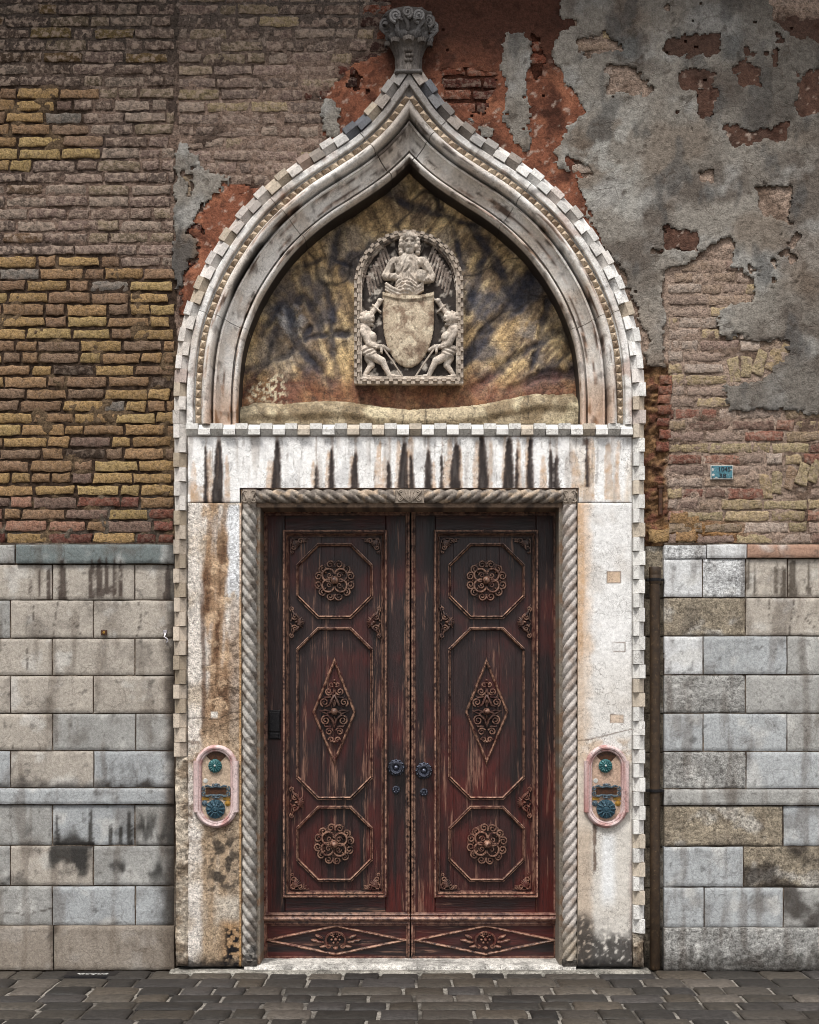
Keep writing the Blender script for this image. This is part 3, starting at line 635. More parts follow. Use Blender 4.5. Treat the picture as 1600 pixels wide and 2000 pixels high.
CRACKS = [([(112, 1174), (110, 1195), (106, 1225), (104, 1245)], 1.6), ([(64, 1176), (66, 1205), (68, 1244)], 1.2), ([(272, 1176), (276, 1210), (266, 1244)], 1.5), ([(112, 1206), (132, 1208), (152, 1222), (158, 1244)], 1.2), ([(50, 1250), (52, 1280), (54, 1318)], 1.3), ([(23, 1396), (24, 1464)], 1.2), ([(0, 1780), (50, 1786), (100, 1776)], 1.4), ([(98, 1850), (104, 1870), (101, 1892)], 1.5),
          ([(1552, 1168), (1548, 1200), (1541, 1240)], 1.5), ([(1552, 1202), (1575, 1208), (1592, 1225)], 1.2), ([(1486, 1246), (1491, 1280), (1490, 1316)], 1.3), ([(1502, 1170), (1506, 1240)], 1.0), ([(289, 1322), (290, 1390)], 1.0)]
def block(par, u0, v0, u1, v1, tone, seed, right, yf=-.022, m='block', name='stone_block', label=None):
    gap = 1.3; j = random.Random(seed)
    rough = .0012 if m == 'block' else .004
    return slab(name, u0 + gap, v0 + gap, u1 - gap, v1 - gap, yf + j.uniform(-.003, .003), .2, 4.0 if m == 'block' else 3.2, block_col(tone, seed, right, u0, u1, v0, v1), lambda U, V: rough * fbm(U, V, 30, 4, seed + 9) + rough * .7 * fbm(U, V, 9, 3, seed + 11), None, M[m], par, .8, .006, 4.0, seed, label)
RL = [(1102, 1172, [-60, 102, 263]), (1172, 1246.5, [-140, 20, 182]), (1246.5, 1319.5, [-60, 102, 263]), (1319.5, 1393.5, [-140, 20, 182]), (1393.5, 1466.5, [-60, 102, 265]), (1466.5, 1539, [-140, 20, 183]), (1572, 1651.5, [-60, 102, 263]), (1651.5, 1730.5, [-140, 20, 182]), (1730.5, 1808, [-60, 102, 264])]
sd_ = 100
for (a, b, js) in RL:
    e = [-190] + js + [341]
    for i in range(len(e) - 1):
        sd_ += 7; rr = random.Random(sd_); tone = rr.choice(['warm', 'warm', 'grey']) if a < 1320 else rr.choice(['grey', 'grey', 'cool', 'warm'])
        block(pl_l, e[i], a, e[i + 1], b, tone, sd_, False)
block(pl_l, -190, 1063, 29, 1101, 'grey', 501, False, -.03, name='cap_stone'); block(pl_l, 29, 1062, 341, 1101, 'blue', 503, False, -.045, name='cap_stone', label='blue grey slab capping the left plinth')
block(pl_l, -190, 1539, 341, 1572, 'cool', 505, False, -.038, name='band_course'); block(pl_l, -190, 1808, 104, 1896, 'warm', 507, False, -.045, name='base_stone'); block(pl_l, 104, 1808, 341, 1896, 'warm', 509, False, -.045, name='base_stone')
RR = [(1091, 1167, [1297, 1373, 1457, 1539], 'white rough warm warm'), (1167, 1242, [1297, 1457], 'brown warm'), (1242, 1318, [1297, 1374, 1538], 'white cool grey'), (1318, 1393, [1297, 1457], 'rgrey grey'), (1393, 1468, [1297, 1374, 1538], 'cool cool grey'), (1468, 1541, [1297, 1458], 'rgrey cool'), (1574, 1653, [1297, 1530], 'brown cool'), (1653, 1733, [1297, 1453], 'cool brown'), (1733, 1812, [1297, 1376, 1531], 'cool cool grey')]
for (a, b, js, tn) in RR:
    e = js + ([1640, 1790] if len(js) % 2 else [1700, 1790]); tn = tn.split() + ['grey'] * 3
    for i in range(len(e) - 1):
        sd_ += 7; t = tn[i]; m = 'rough' if t in ('rough', 'brown', 'rgrey') else 'block'; t = {'rough': 'white', 'rgrey': 'grey'}.get(t, t)
        block(pl_r, e[i], a, e[i + 1], b, t, sd_, True, m=m)
block(pl_r, 1297, 1064, 1381, 1092, 'white', 601, True, -.028, 'rough', 'cap_stone'); block(pl_r, 1381, 1062, 1460, 1091, 'white', 603, True, -.035, name='cap_stone'); block(pl_r, 1460, 1062, 1790, 1090, 'pink', 605, True, -.045, name='cap_stone', label='reddish slab capping the right plinth')
block(pl_r, 1297, 1541, 1790, 1574, 'grey', 607, True, -.036, name='band_course'); block(pl_r, 1297, 1812, 1790, 1898, 'grey', 609, True, -.045, 'rough', 'base_stone')
for (a, b, t) in [(1062, 1168, 'brown'), (1168, 1243, 'brown'), (1243, 1320, 'brown'), (1320, 1393, 'brown'), (1393, 1470, 'brown'), (1470, 1574, 'brown'), (1574, 1655, 'brown'), (1655, 1735, 'brown'), (1735, 1815, 'brown'), (1815, 1897, 'brown')]:
    sd_ += 7; block(pl_r, 1258, a, 1299, b, t, sd_, True, .028, 'rough', 'return_stone')
def jb(U, V): return mixc(np.broadcast_to(L(70, 60, 52), U.shape + (3,)).copy(), L(108, 98, 88), ss(-.1, .4, fbm(U, V, 40, 3, 70)))
slab('joint_mortar', -190, 1060, 345, 1900, -.012, .3, 8, jb, None, None, M['mortar'], pl_l); slab('joint_mortar', 1298, 1060, 1790, 1900, -.012, .3, 8, jb, None, None, M['mortar'], pl_r); slab('joint_mortar', 1240, 1060, 1300, 1900, .04, .3, 8, jb, None, None, M['mortar'], pl_r)

# ------------------------------------------------------------------ the stone portal
portal = thing('stone_portal', 'white marble doorway surround with pointed ogee arch and rope moulding', 'doorway', (WX(800), -.06, 0))
YP = -.06
def arch_col(U, V, T):
    """colour of the arch stone at photo place (U, V), T = offset from the outer edge"""
    n = fbm(U, V, 120, 5, 201); c = mixc(np.broadcast_to(L(232, 230, 227), U.shape + (3,)).copy(), L(204, 197, 190), ss(-.1, .4, n))
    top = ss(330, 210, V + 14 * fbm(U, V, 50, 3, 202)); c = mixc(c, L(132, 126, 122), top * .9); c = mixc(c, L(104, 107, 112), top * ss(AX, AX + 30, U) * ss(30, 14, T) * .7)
    inn = ss(52, 60, T); c = mixc(c, L(196, 180, 164), inn * (.35 + .65 * ss(-.2, .4, fbm(U, V, 60, 3, 203))) * .6)
    along = fbm(np.arctan2(V - 800, U - AX) * 160, T * 5.0, 40, 4, 204)
    c = mixc(c, L(164, 116, 80), ss(.12, .5, along) * (.2 + .5 * ss(45, 60, T)) * ss(250, 420, V)); c = mixc(c, L(58, 46, 40), ss(.22, .5, along + .35 * fbm(U, V, 20, 3, 207)) * ss(20, 60, T) * .85)
    c = mixc(c, L(150, 96, 62), ss(.2, .5, fbm(U, V, 70, 4, 205)) * ss(32, 20, np.abs(T - 32)) * .5 * ss(240, 300, V)); c = mixc(c, L(176, 128, 88), ss(700, 820, V) * ss(56, 66, T) * .5)
    c = mixc(c, L(46, 40, 38), ss(6, 2, np.abs(T - 74 + 6 * fbm(U, V, 60, 2, 208))) * ss(600, 560, V) * ss(430, 470, V) * (U < AX) * .9)
    c = mixc(c, L(66, 54, 48), ss(.36, .56, fbm(U, V, 24, 4, 206)) * .5); return c
PROF = [(0, .04), (0, -.048), (2, -.05), (12, -.05), (24.5, -.05), (25, -.076), (26.5, -.08), (36, -.08), (37.5, -.076), (38, -.046), (40.5, -.044), (47, -.044), (53.2, -.044), (53.8, -.072)]
PROF += [(54.2 + 16.5 * (1 - math.cos(a)) / 2, -.066 - .036 * math.sin(a)) for a in np.linspace(0.1, math.pi - .05, 10)]
PROF += [(71.0, -.02), (72.5, .008), (75.6, .006), (76.2, -.054), (78, -.058), (80.4, -.056), (81, -.046)]
PROF += [(82 + 24.5 * k, -.044 + .060 * (k ** .55)) for k in np.linspace(0, 1, 8)]
PROF += [(106.8, .048), (109.8, .052), (110.2, .018)]
PROF += [(110.8 + 10.2 * (1 - math.cos(a)) / 2, .018 - .030 * math.sin(a)) for a in np.linspace(0.15, math.pi - .05, 8)]
PROF += [(121, .034), (121.0, .06), (121.3, .38)]
def s_at(u, v): return _ss[np.argmin((arc(_ss, 0)[0] - u) ** 2 + (arc(_ss, 0)[1] - v) ** 2)]
JL = [s_at(340.5, 829), s_at(366, 600), s_at(512, 371), s_at(688, 243), 1e9]; JR = [s_at(340.5, 829), s_at(366, 600), s_at(545, 340), s_at(710, 222), 1e9]
def voussoir(s0, s1, mir):
    ns = 60; V = []; C = []
    for (t, y) in PROF:
        sc = scross(t); a, b = s0, min(s1, sc); s = np.linspace(a + (.7 if s0 > JL[0] else 0), b - (.7 if s1 < 1e8 else 0), ns); u, v = arc(s, t)
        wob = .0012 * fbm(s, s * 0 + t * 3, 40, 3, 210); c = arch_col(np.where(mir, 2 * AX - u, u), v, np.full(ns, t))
        if y > .05 and t > 100: c = c * 0 + L(44, 37, 33)          # shade under the arch put into the soffit's colour
        if mir: u = 2 * AX - u
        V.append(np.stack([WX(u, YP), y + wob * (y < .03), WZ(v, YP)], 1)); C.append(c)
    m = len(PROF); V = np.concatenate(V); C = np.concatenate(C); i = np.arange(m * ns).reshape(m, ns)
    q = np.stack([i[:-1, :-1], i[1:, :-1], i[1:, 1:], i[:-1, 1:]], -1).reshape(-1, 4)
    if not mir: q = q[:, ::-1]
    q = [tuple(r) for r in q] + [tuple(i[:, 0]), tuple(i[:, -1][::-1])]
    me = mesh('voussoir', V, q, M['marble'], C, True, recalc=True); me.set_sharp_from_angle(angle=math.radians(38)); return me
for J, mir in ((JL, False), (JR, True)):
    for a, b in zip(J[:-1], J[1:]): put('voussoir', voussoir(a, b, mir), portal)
# billet (double dentil) pieces and pyramid studs along the arch
rd = random.Random(9)
def billet(P, hi, even, mat, colr, par, name='dentil_block'):
    """P(a, b) -> world x, z for a along 0..1, b across 0..1; one half proud, the other slopes back"""
    h0, h1 = hi; pr = [(0, h0), (0, h1), (.5, h1), (.53, h1 * .86 + h0 * .14), (1, h0 + (h1 - h0) * .12), (1, h0)]
    if not even: pr = [(1 - b, y) for b, y in pr[::-1]]
    V = []; 
    for a in (0.02, .98):
        for (b, y) in pr:
            x, z = P(a, b); V.append((x, y, z))
    k = len(pr); F = [(j, j + 1, k + j + 1, k + j) for j in range(k - 1)] + [tuple(range(k)), tuple(range(2 * k - 1, k - 1, -1))]
    V = np.array(V); cen = V.mean(0); cc = np.broadcast_to(colr, (len(V), 3)) * (1 + .06 * np.array([rd.uniform(-1, 1) for _ in V]))[:, None]
    me = mesh(name, V - cen, F, mat, cc, False, recalc=True); return put(name, me, par, cen)
NS = 28
for mir in (False, True):
    s0, s1 = s_at(340.5, 829), scross(0) + 1; n = int((s1 - s0) / 26.5)
    for i in range(n):
        a0, a1 = s0 + (s1 - s0) * i / n, s0 + (s1 - s0) * (i + 1) / n; w0, w1 = rd.uniform(-1, 1), rd.uniform(-1.5, 1)
        def P(a, b, a0=a0, a1=a1):
            u, v = arc(a0 + (a1 - a0) * a, b * 24.0 - .6 + (1 - b) * w1)
            if mir: u = 2 * AX - u
            return WX(u, YP), WZ(v, YP)
        u, v = arc((a0 + a1) / 2, 12); um = 2 * AX - u if mir else u
        c = arch_col(f1(um), f1(v), f1(12))[0] * rd.uniform(.82, 1.12)
        if v < 330 and rd.random() < .6: c = L(*rd.choice([(118, 112, 108), (136, 127, 119), (98, 100, 106), (158, 148, 140)]))
        elif rd.random() < .08: c = L(186, 172, 154)
        billet(P, (-.046, -.092 + .004 * rd.random()), i % 2 == 0, M['marble'], c, portal)
    sA, sB = s_at(340.5, 829) + 2, scross(47) - 5; n = int((sB - sA) / 17.0)
    for i in range(n):
        a0, a1 = sA + (sB - sA) * i / n, sA + (sB - sA) * (i + 1) / n; V = []
        for (a, b) in ((0, 41), (1, 41), (1, 53.2), (0, 53.2)):
            u, v = arc(a0 + (a1 - a0) * (a * .96 + .02), b); u = 2 * AX - u if mir else u; V.append((WX(u, YP), -.053, WZ(v, YP)))
        u, v = arc((a0 + a1) / 2, 47 + rd.uniform(-.8, .8)); u = 2 * AX - u if mir else u; V.append((WX(u, YP), -.082, WZ(v, YP))); V = np.array(V); cen = V.mean(0)
        c = mixc(np.broadcast_to(L(196, 178, 156), (5, 3)).copy(), L(110, 88, 70), np.full(5, rd.random() ** 2 * .8))
        put('pyramid_stud', mesh('pyramid_stud', V - cen, [(0, 1, 4), (1, 2, 4), (2, 3, 4), (3, 0, 4), (3, 2, 1, 0)], M['carved'], c, False, recalc=True), portal, cen)
def rowblocks(u0, u1, v0, v1, n, vert, tint, flip=0, y=(-.05, -.095)):
    for i in range(n):
        f0, f1_ = i / n, (i + 1) / n; j = rd.uniform(-.8, .8)
        if vert:
            def P(a, b): return WX(u0 + (u1 - u0) * b + j * (1 - b), YP), WZ(v0 + (v1 - v0) * (f0 + (f1_ - f0) * a), YP)
            u, v = (u0 + u1) / 2, v0 + (v1 - v0) * (f0 + f1_) / 2
        else:
            def P(a, b): return WX(u0 + (u1 - u0) * (f0 + (f1_ - f0) * a), YP), WZ(v0 + (v1 - v0) * b, YP)
            u, v = u0 + (u1 - u0) * (f0 + f1_) / 2, (v0 + v1) / 2
        billet(P, (y[0], y[1] + .004 * rd.random()), (i + flip) % 2 == 0, M['marble'], tint(u, v), portal)
def tl(u, v):
    c = L(214, 208, 202) if v < 1040 else L(198, 184, 168); return c * rd.uniform(.75, 1.08) if rd.random() > .2 else L(160, 146, 128) * rd.uniform(.8, 1.1)
def tr_(u, v): return (L(222, 220, 216) if rd.random() > .18 else L(196, 184, 168)) * rd.uniform(.86, 1.06)
rowblocks(364, 1235, 829, 850.5, 36, False, tr_); rowblocks(341, 364, 829, 1478, 23, True, tl); rowblocks(1258.5, 1236, 829, 1822, 36, True, tr_, 1)
def backing(U, V): return mixc(np.broadcast_to(L(196, 188, 178), U.shape + (3,)).copy(), L(120, 98, 78), ss(-.1, .4, fbm(U, V, 40, 4, 211)))
slab('dentil_bed', 341.5, 830, 366.5, 1480, -.047, .25, 6, backing, None, None, M['rough'], portal); slab('dentil_bed', 1234.5, 830, 1258, 1824, -.047, .25, 6, backing, None, None, M['rough'], portal); slab('dentil_bed', 364, 829.5, 1236, 852, -.047, .25, 6, backing, None, None, M['rough'], portal)
def worn(U, V):
    c = mixc(np.broadcast_to(L(188, 176, 160), U.shape + (3,)).copy(), L(140, 124, 106), ss(-.2, .4, fbm(U, V, 40, 4, 212))); return mixc(c, L(62, 50, 42), ss(1840, 1886, V + 20 * fbm(U, V, 20, 3, 213)) * .8)
slab('worn_edge', 343, 1479, 366.5, 1887, -.075, .2, 2.5, worn, lambda U, V: .012 * fbm(U, V, 26, 4, 214) + .006 * fbm(U, V, 8, 3, 215), None, M['rough'], portal, 2.5, .014, 7, 3, label='worn lower edge that lost its dentils'); slab('worn_edge', 1238, 1823, 1258, 1890, -.075, .2, 2.5, worn, lambda U, V: .016 * fbm(U, V, 20, 4, 216), None, M['rough'], portal, 2.5, .016, 7, 4)

# lintel with its black run-off stains
LD = [(402, 3, 874, 990), (427, 10, 862, 990), (540, 8, 862, 956), (617, 3.5, 912, 956), (648, 5, 876, 956), (693, 6.5, 886, 956), (760, 4.5, 902, 956), (789, 9, 866, 956), (803, 4, 890, 956), (836, 7, 880, 956), (862, 2, 890, 956), (890, 10, 868, 956), (942, 10, 852, 956), (994, 10, 856, 956), (1035, 6, 856, 956), (1075, 5, 880, 956), (1086, 5, 892, 956), (1146, 3, 858, 950), (1010, 2.5, 880, 956)]
TD = [(408, 9, 880, 990), (528, 12, 900, 956), (612, 6, 900, 956), (642, 7, 880, 956), (686, 7, 890, 956), (736, 5, 870, 956), (742, 3, 860, 956), (752, 7, 890, 956), (778, 7, 860, 956), (800, 10, 850, 956), (846, 5, 900, 956), (868, 4, 890, 956), (880, 8, 856, 956), (898, 7, 870, 956), (932, 8, 860, 956), (957, 6, 862, 956), (986, 6, 850, 956), (1012, 7, 862, 956), (1030, 6, 852, 956), (1060, 8, 890, 956), (1122, 12, 880, 970), (1152, 12, 856, 976), (1206, 6, 860, 975), (1190, 10, 866, 975), (444, 6, 890, 980), (378, 8, 900, 984)]
def lintel_col(U, V):
    c = mixc(np.broadcast_to(L(238, 237, 236), U.shape + (3,)).copy(), L(212, 211, 211), ss(0, .5, fbm(U, V, 60, 4, 221)))
    c = mixc(c, L(190, 152, 112), drips(U, V, TD, 31) * (.55 + .4 * fbm(U, V, 16, 3, 222))); c = mixc(c, L(178, 150, 122), rect(U, V, 366, 945, 410, 990, 10) * .7 * ss(-.2, .3, fbm(U, V, 20, 3, 223)))
    c = mixc(c, L(196, 176, 150), ss(1080, 1190, U) * ss(-.1, .5, fbm(U, V, 40, 4, 224, 1, .25)) * .7)
    c = mixc(c, L(150, 128, 112), drips(U, V, [(u + 1, 1.6 + w * .25, 846, a + 18) for u, w, a, b in LD], 37) * .6); c = mixc(c, L(176, 166, 158), ss(.1, .5, fbm(U, V, 22, 4, 226, 1, .12)) * .55); c = mixc(c, L(84, 58, 44), drips(U, V, [(u + .5, w + 2.4, a - 3, b) for u, w, a, b in LD], 33) * .75); sk = fbm(U, V, 7, 3, 228, 1, .12); c = mixc(c, L(38, 29, 27), drips(U, V, LD, 33) * (.84 + .16 * ss(-.4, .1, sk))); rq = random.Random(4); c = mixc(c, L(108, 92, 82), drips(U, V, [(rq.uniform(372, 1228), rq.uniform(.8, 2.2), 850, rq.uniform(880, 960)) for _ in range(46)], 39) * .5 * ss(-.3, .3, sk)); c = mixc(c, L(70, 50, 38), rect(U, V, 1138, 856, 1152, 870, 4) * .9)
    c = mixc(c, L(120, 90, 68), ss(856, 851, V) * .6); return c
slab('lintel', 366.8, 852.3, 1234.2, 981, YP, .25, 2.2, lintel_col, lambda U, V: .0012 * fbm(U, V, 40, 3, 225) - .0015 * drips(U, V, LD, 33), lambda U, V: (V < 953) | (U < 470) | (U > 1129), M['marble'], portal, 0, .003, 3)
def jl_col(U, V):
    c = mixc(np.broadcast_to(L(218, 210, 202), U.shape + (3,)).copy(), L(192, 178, 162), ss(-.1, .5, fbm(U, V, 70, 4, 231)))
    band = ss(390, 402, U + 6 * fbm(U, V, 50, 3, 232)) * ss(456, 444, U + 6 * fbm(U, V, 60, 3, 233)); strk = fbm(U, V, 26, 4, 234, 1, .14)
    c = mixc(c, L(158, 130, 104), band * ss(-.35, .2, strk + .2)); c = mixc(c, L(96, 68, 50), band * ss(.0, .4, strk) * ss(1500, 1300, V) * .9); c = mixc(c, L(206, 178, 148), band * ss(.1, .4, fbm(U, V, 34, 4, 235)) * .7)
    c = mixc(c, L(84, 58, 42), ss(7, 2, np.abs(U - 397 - 4 * fbm(U, V, 60, 3, 236))) * ss(1080, 1200, V) * ss(1480, 1400, V) * .75); c = mixc(c, L(230, 232, 236), rect(U, V, 446 + 5 * fbm(U, V, 40, 2, 237), 986, 476, 1160 + 14 * fbm(U, V, 10, 3, 238), 4) * .95)
    low = ss(1120, 1260, V) * ss(440, 455, U + 5 * fbm(U, V, 30, 3, 239)); c = mixc(c, L(150, 124, 100), low * .7); c = mixc(c, L(96, 80, 68), low * ss(-.1, .3, fbm(U, V, 14, 4, 240)) * .7)
    c = mixc(c, L(176, 156, 132), ss(1380, 1470, V) * ss(388, 402, U) * .75); c = mixc(c, L(112, 88, 66), ss(1380, 1470, V) * ss(.05, .4, fbm(U, V, 18, 4, 241)) * .7 * ss(1700, 1600, V))
    c = mixc(c, L(50, 46, 44), np.clip(rect(U, V, 404, 1632, 470, 1746, 18) * ss(-.15, .2, fbm(U, V, 20, 4, 242)) * .85, 0, 1)); c = mixc(c, L(200, 194, 184), rect(U, V, 424, 1752, 470, 1800, 10) * .6)
    c = mixc(c, L(176, 132, 84), rect(U, V, 436, 1800, 470, 1870, 14) * .6); c = mixc(c, L(28, 26, 28), np.clip(rect(U, V, 438, 1812, 474, 1890, 9) * ss(-.1, .1, fbm(U, V, 12, 4, 243)) + ss(1864, 1884, V + 10 * fbm(U, V, 12, 3, 244)) * .9, 0, 1))
    c = mixc(c, L(206, 160, 104), ss(466, 469, U) * .6); c = mixc(c, L(224, 218, 210), rect(U, V, 412, 1390, 425, 1402, 1.2)); c = mixc(c, L(52, 42, 36), ss(1.6, .6, segd(U + 3 * fbm(U, V, 16, 3, 245), V + 3 * fbm(U, V, 16, 3, 246), [(366, 1404), (396, 1402), (424, 1406), (448, 1394), (472, 1390)])) * .8 + ss(1.5, .5, segd(U, V + 2 * fbm(U, V, 14, 3, 247), [(396, 1428), (420, 1424), (444, 1410), (470, 1404)])) * .6)
    return c
slab('jamb', 366.8, 982.5, 471, 1888, YP, .25, 2.2, jl_col, lambda U, V: .002 * fbm(U, V, 24, 4, 248) + .0012 * fbm(U, V, 7, 3, 249), None, M['rough'], portal, 0, .003, 3, label='left jamb with brown run-off stains')
def jr_col(U, V):
    c = mixc(np.broadcast_to(L(228, 227, 226), U.shape + (3,)).copy(), L(208, 204, 200), ss(0, .5, fbm(U, V, 90, 4, 251)))
    c = mixc(c, L(160, 116, 66), ss(1144, 1138, U + 3 * fbm(U, V, 70, 3, 252)) * ss(1455, 1445, V) * (.6 + .4 * fbm(U, V, 12, 3, 253))); c = mixc(c, L(206, 172, 136), ss(1164, 1144, U + 9 * fbm(U, V, 40, 4, 254)) * .6)
    c = mixc(c, L(206, 200, 192), ss(1240, 1330, V) * .45); c = mixc(c, L(196, 168, 140), rect(U, V, 1186, 1116, 1212, 1138, 1.2) * .9 + rect(U, V, 1192, 1396, 1218, 1412, 1.2) * .7); 
    for (a, b, x, y) in ((1186, 1116, 1212, 1138), (1198, 1254, 1221, 1272), (1192, 1396, 1218, 1412)): c = mixc(c, L(116, 98, 84), ss(1.3, .5, segd(U, V, [(a, b), (x, b + 1), (x, y), (a, y), (a, b)])) * .8)
    mid = rect(U, V, 1120, 1444, 1244, 1500, 10); c = mixc(c, L(190, 168, 144), mid * .8 * ss(-.3, .2, fbm(U, V, 30, 3, 255))); c = mixc(c, L(196, 188, 176), ss(1460, 1500, V) * .5); c = mixc(c, L(100, 84, 70), ss(1.8, .6, segd(U + 2 * fbm(U, V, 16, 3, 256), V + 2 * fbm(U, V, 16, 3, 257), [(1128, 1448), (1170, 1440), (1205, 1432), (1234, 1424)])) * .8)
    c = mixc(c, L(84, 62, 48), drips(U, V, [(1164, 5, 1604, 1650), (1161, 3, 1620, 1700)], 41) * .85); c = mixc(c, L(176, 156, 136), ss(1590, 1640, V) * ss(1165, 1150, U + 6 * fbm(U, V, 40, 3, 258)) * .6); c = mixc(c, L(228, 230, 232), ss(22, 4, np.abs(U - 1188)) * ss(1620, 1640, V) * ss(1790, 1740, V) * .8)
    c = mixc(c, L(160, 140, 136), ss(1226, 1236, U + 4 * fbm(U, V, 40, 3, 259)) * ss(1600, 1680, V) * .6)
    k = ss(1790, 1850, V + 26 * fbm(U, V, 34, 3, 260) + 30 * ss(1180, 1140, U)); c = mixc(c, L(40, 37, 36), k * ss(-.35, .12, fbm(U, V, 11, 4, 261) + .25 * k) * .92); c = mixc(c, L(24, 22, 22), ss(1868, 1884, V + 8 * fbm(U, V, 12, 3, 262)) * .9); return c
slab('jamb', 1129, 982.5, 1234.2, 1888, YP, .25, 2.2, jr_col, lambda U, V: .0015 * fbm(U, V, 30, 4, 263) + .0008 * fbm(U, V, 7, 3, 264), None, M['marble'], portal, 0, .003, 3, label='right jamb, cleaner and whiter, black at its foot')

# rope moulding: half-round with twisted strands
def rope(name, p0, p1, R, pitch, turn, colf, label=None):
    (ua, va), (ub, vb) = p0, p1; Lg = math.hypot(ub - ua, vb - va); n = int(Lg / 1.6); m = 15; du, dv = (ub - ua) / Lg, (vb - va) / Lg; nu_, nv_ = -dv, du
    s = np.linspace(0, Lg, n)[:, None]; th = np.linspace(-.5, .5, m)[None, :] * math.pi * 1.02
    ph = s / pitch + turn * th / math.pi; fr = ph - np.floor(ph); lobe = np.sqrt(np.clip(1 - (2 * fr - 1) ** 2, 0, 1)); r = R * (.42 + .60 * lobe ** .7)
    rv = np.floor(ph); off = r * np.sin(th); out = r * np.cos(th) * 1.05
    U = ua + du * s + nu_ * off; V = va + dv * s + nv_ * off; Y = YP + .026 - out / S; c = colf(U, V, rv, lobe) * .84
    me = gridmesh(name, U, V, Y, c, YP, .05, M['carved'])
    bm = bmesh.new(); bm.from_mesh(me); bmesh.ops.recalc_face_normals(bm, faces=bm.faces); bm.to_mesh(me); bm.free()
    return put(name, me, portal, label=label)
def rc_l(U, V, k, lobe):
    c = mixc(np.broadcast_to(L(166, 161, 155), U.shape + (3,)).copy(), L(118, 109, 101), ss(-.1, .4, fbm(U, V, 30, 4, 271))); c = mixc(c, L(206, 198, 188), ss(.0, .4, fbm(U, V, 16, 3, 272)) * .6); c = mixc(c, L(44, 42, 42), ss(1800, 1870, V) * ss(-.1, .2, fbm(U, V, 12, 3, 273)) * .9); return c
def rc_r(U, V, k, lobe):
    c = mixc(np.broadcast_to(L(196, 188, 182), U.shape + (3,)).copy(), L(164, 150, 140), ss(-.1, .4, fbm(U, V, 30, 4, 274))); c = mixc(c, L(150, 136, 112), ss(1780, 1850, V) * .6); return c
def rc_t(U, V, k, lobe):
    c = mixc(np.broadcast_to(L(152, 142, 132), U.shape + (3,)).copy(), L(108, 99, 92), ss(-.2, .3, fbm(U, V, 22, 4, 275))); return mixc(c, L(200, 176, 150), ss(.1, .4, fbm(U, V, 18, 3, 276)) * .6)
rope('rope_moulding', (486.5, 986), (486.5, 1876), 14.5, 21.4, 2.0, rc_l); rope('rope_moulding', (1114, 986), (1114, 1876), 14.5, 21.4, -2.0, rc_r)
rope('rope_moulding', (500, 968), (772, 968), 14.0, 24.5, -2.0, rc_t); rope('rope_moulding', (828, 968), (1100, 968), 14.0, 24.5, 2.0, rc_t)
def fil(U, V): return mixc(np.broadcast_to(L(112, 104, 94), U.shape + (3,)).copy(), L(110, 88, 70), ss(-.1, .4, fbm(U, V, 30, 4, 281)))
def fil2(U, V): return mixc(np.broadcast_to(L(120, 100, 84), U.shape + (3,)).copy(), L(74, 62, 54), ss(-.1, .4, fbm(U, V, 30, 4, 282)))
for (a, b, c_, d, y, ff) in ((470.5, 954, 473.5, 1886, -.052, fil), (499.5, 990, 508.5, 1884, -.035, fil), (1127, 954, 1129.3, 1886, -.052, fil), (1092, 990, 1101, 1884, -.035, fil), (470.5, 953.2, 1129.3, 955.6, -.053, fil2), (499.5, 981.5, 1101, 991, -.036, fil2), (473.5, 955, 500, 1886, -.028, fil2), (1100.5, 955, 1127.3, 1886, -.0285, fil2), (499, 955.4, 1101.5, 982, -.029, fil2)):
    slab('fillet', a, b, c_, d, y, .3, 3, ff, None, None, M['carved'], portal)
def leafblock(name, u, v, w, h, seed, label=None, tip=0):
    m = MB(); r = random.Random(seed); m.box(-w / 2, -h / 2, w / 2, h / 2, -8, 2)
    for k in range(7):
        x = (k / 6 - .5) * w * .8; m.tube([(0, -h * .45), (x * .5, -h * .1), (x, h * .36)], [1.6, 3.2, 1.3], [3, 6 - abs(k - 3) * .6, 3], n=6)
    for sx in (-1, 1):
        m.spiral(sx * w * .28, h * .22, h * .2, 0 if sx > 0 else math.pi, sx * 1.4, 1.6, 4); m.spiral(sx * w * .3, -h * .2, h * .18, 0 if sx > 0 else math.pi, -sx * 1.3, 1.5, 4)
    m.dome(0, 0, 3.5, 3.5, 4, 4)
    return put(name, m.mesh(name, M['carved'], col=L(150, 138, 126)), portal, (WX(u, YP), YP + .012, WZ(v, YP)), label=label)
leafblock('leaf_clasp', 800, 968, 58, 27, 1, 'leafy clasp at the middle of the rope lintel'); leafblock('corner_leaf', 487, 970, 26, 30, 2); leafblock('corner_leaf', 1113, 970, 26, 30, 3)
for u in (488, 1113):
    m = MB(); m.box(-14, 0, 14, 14, -8, 11, bev=2.5); put('rope_foot', m.mesh('rope_foot', M['rough'], col=L(66, 62, 58)), portal, (WX(u, YP), YP + .02, WZ(1889, YP)))
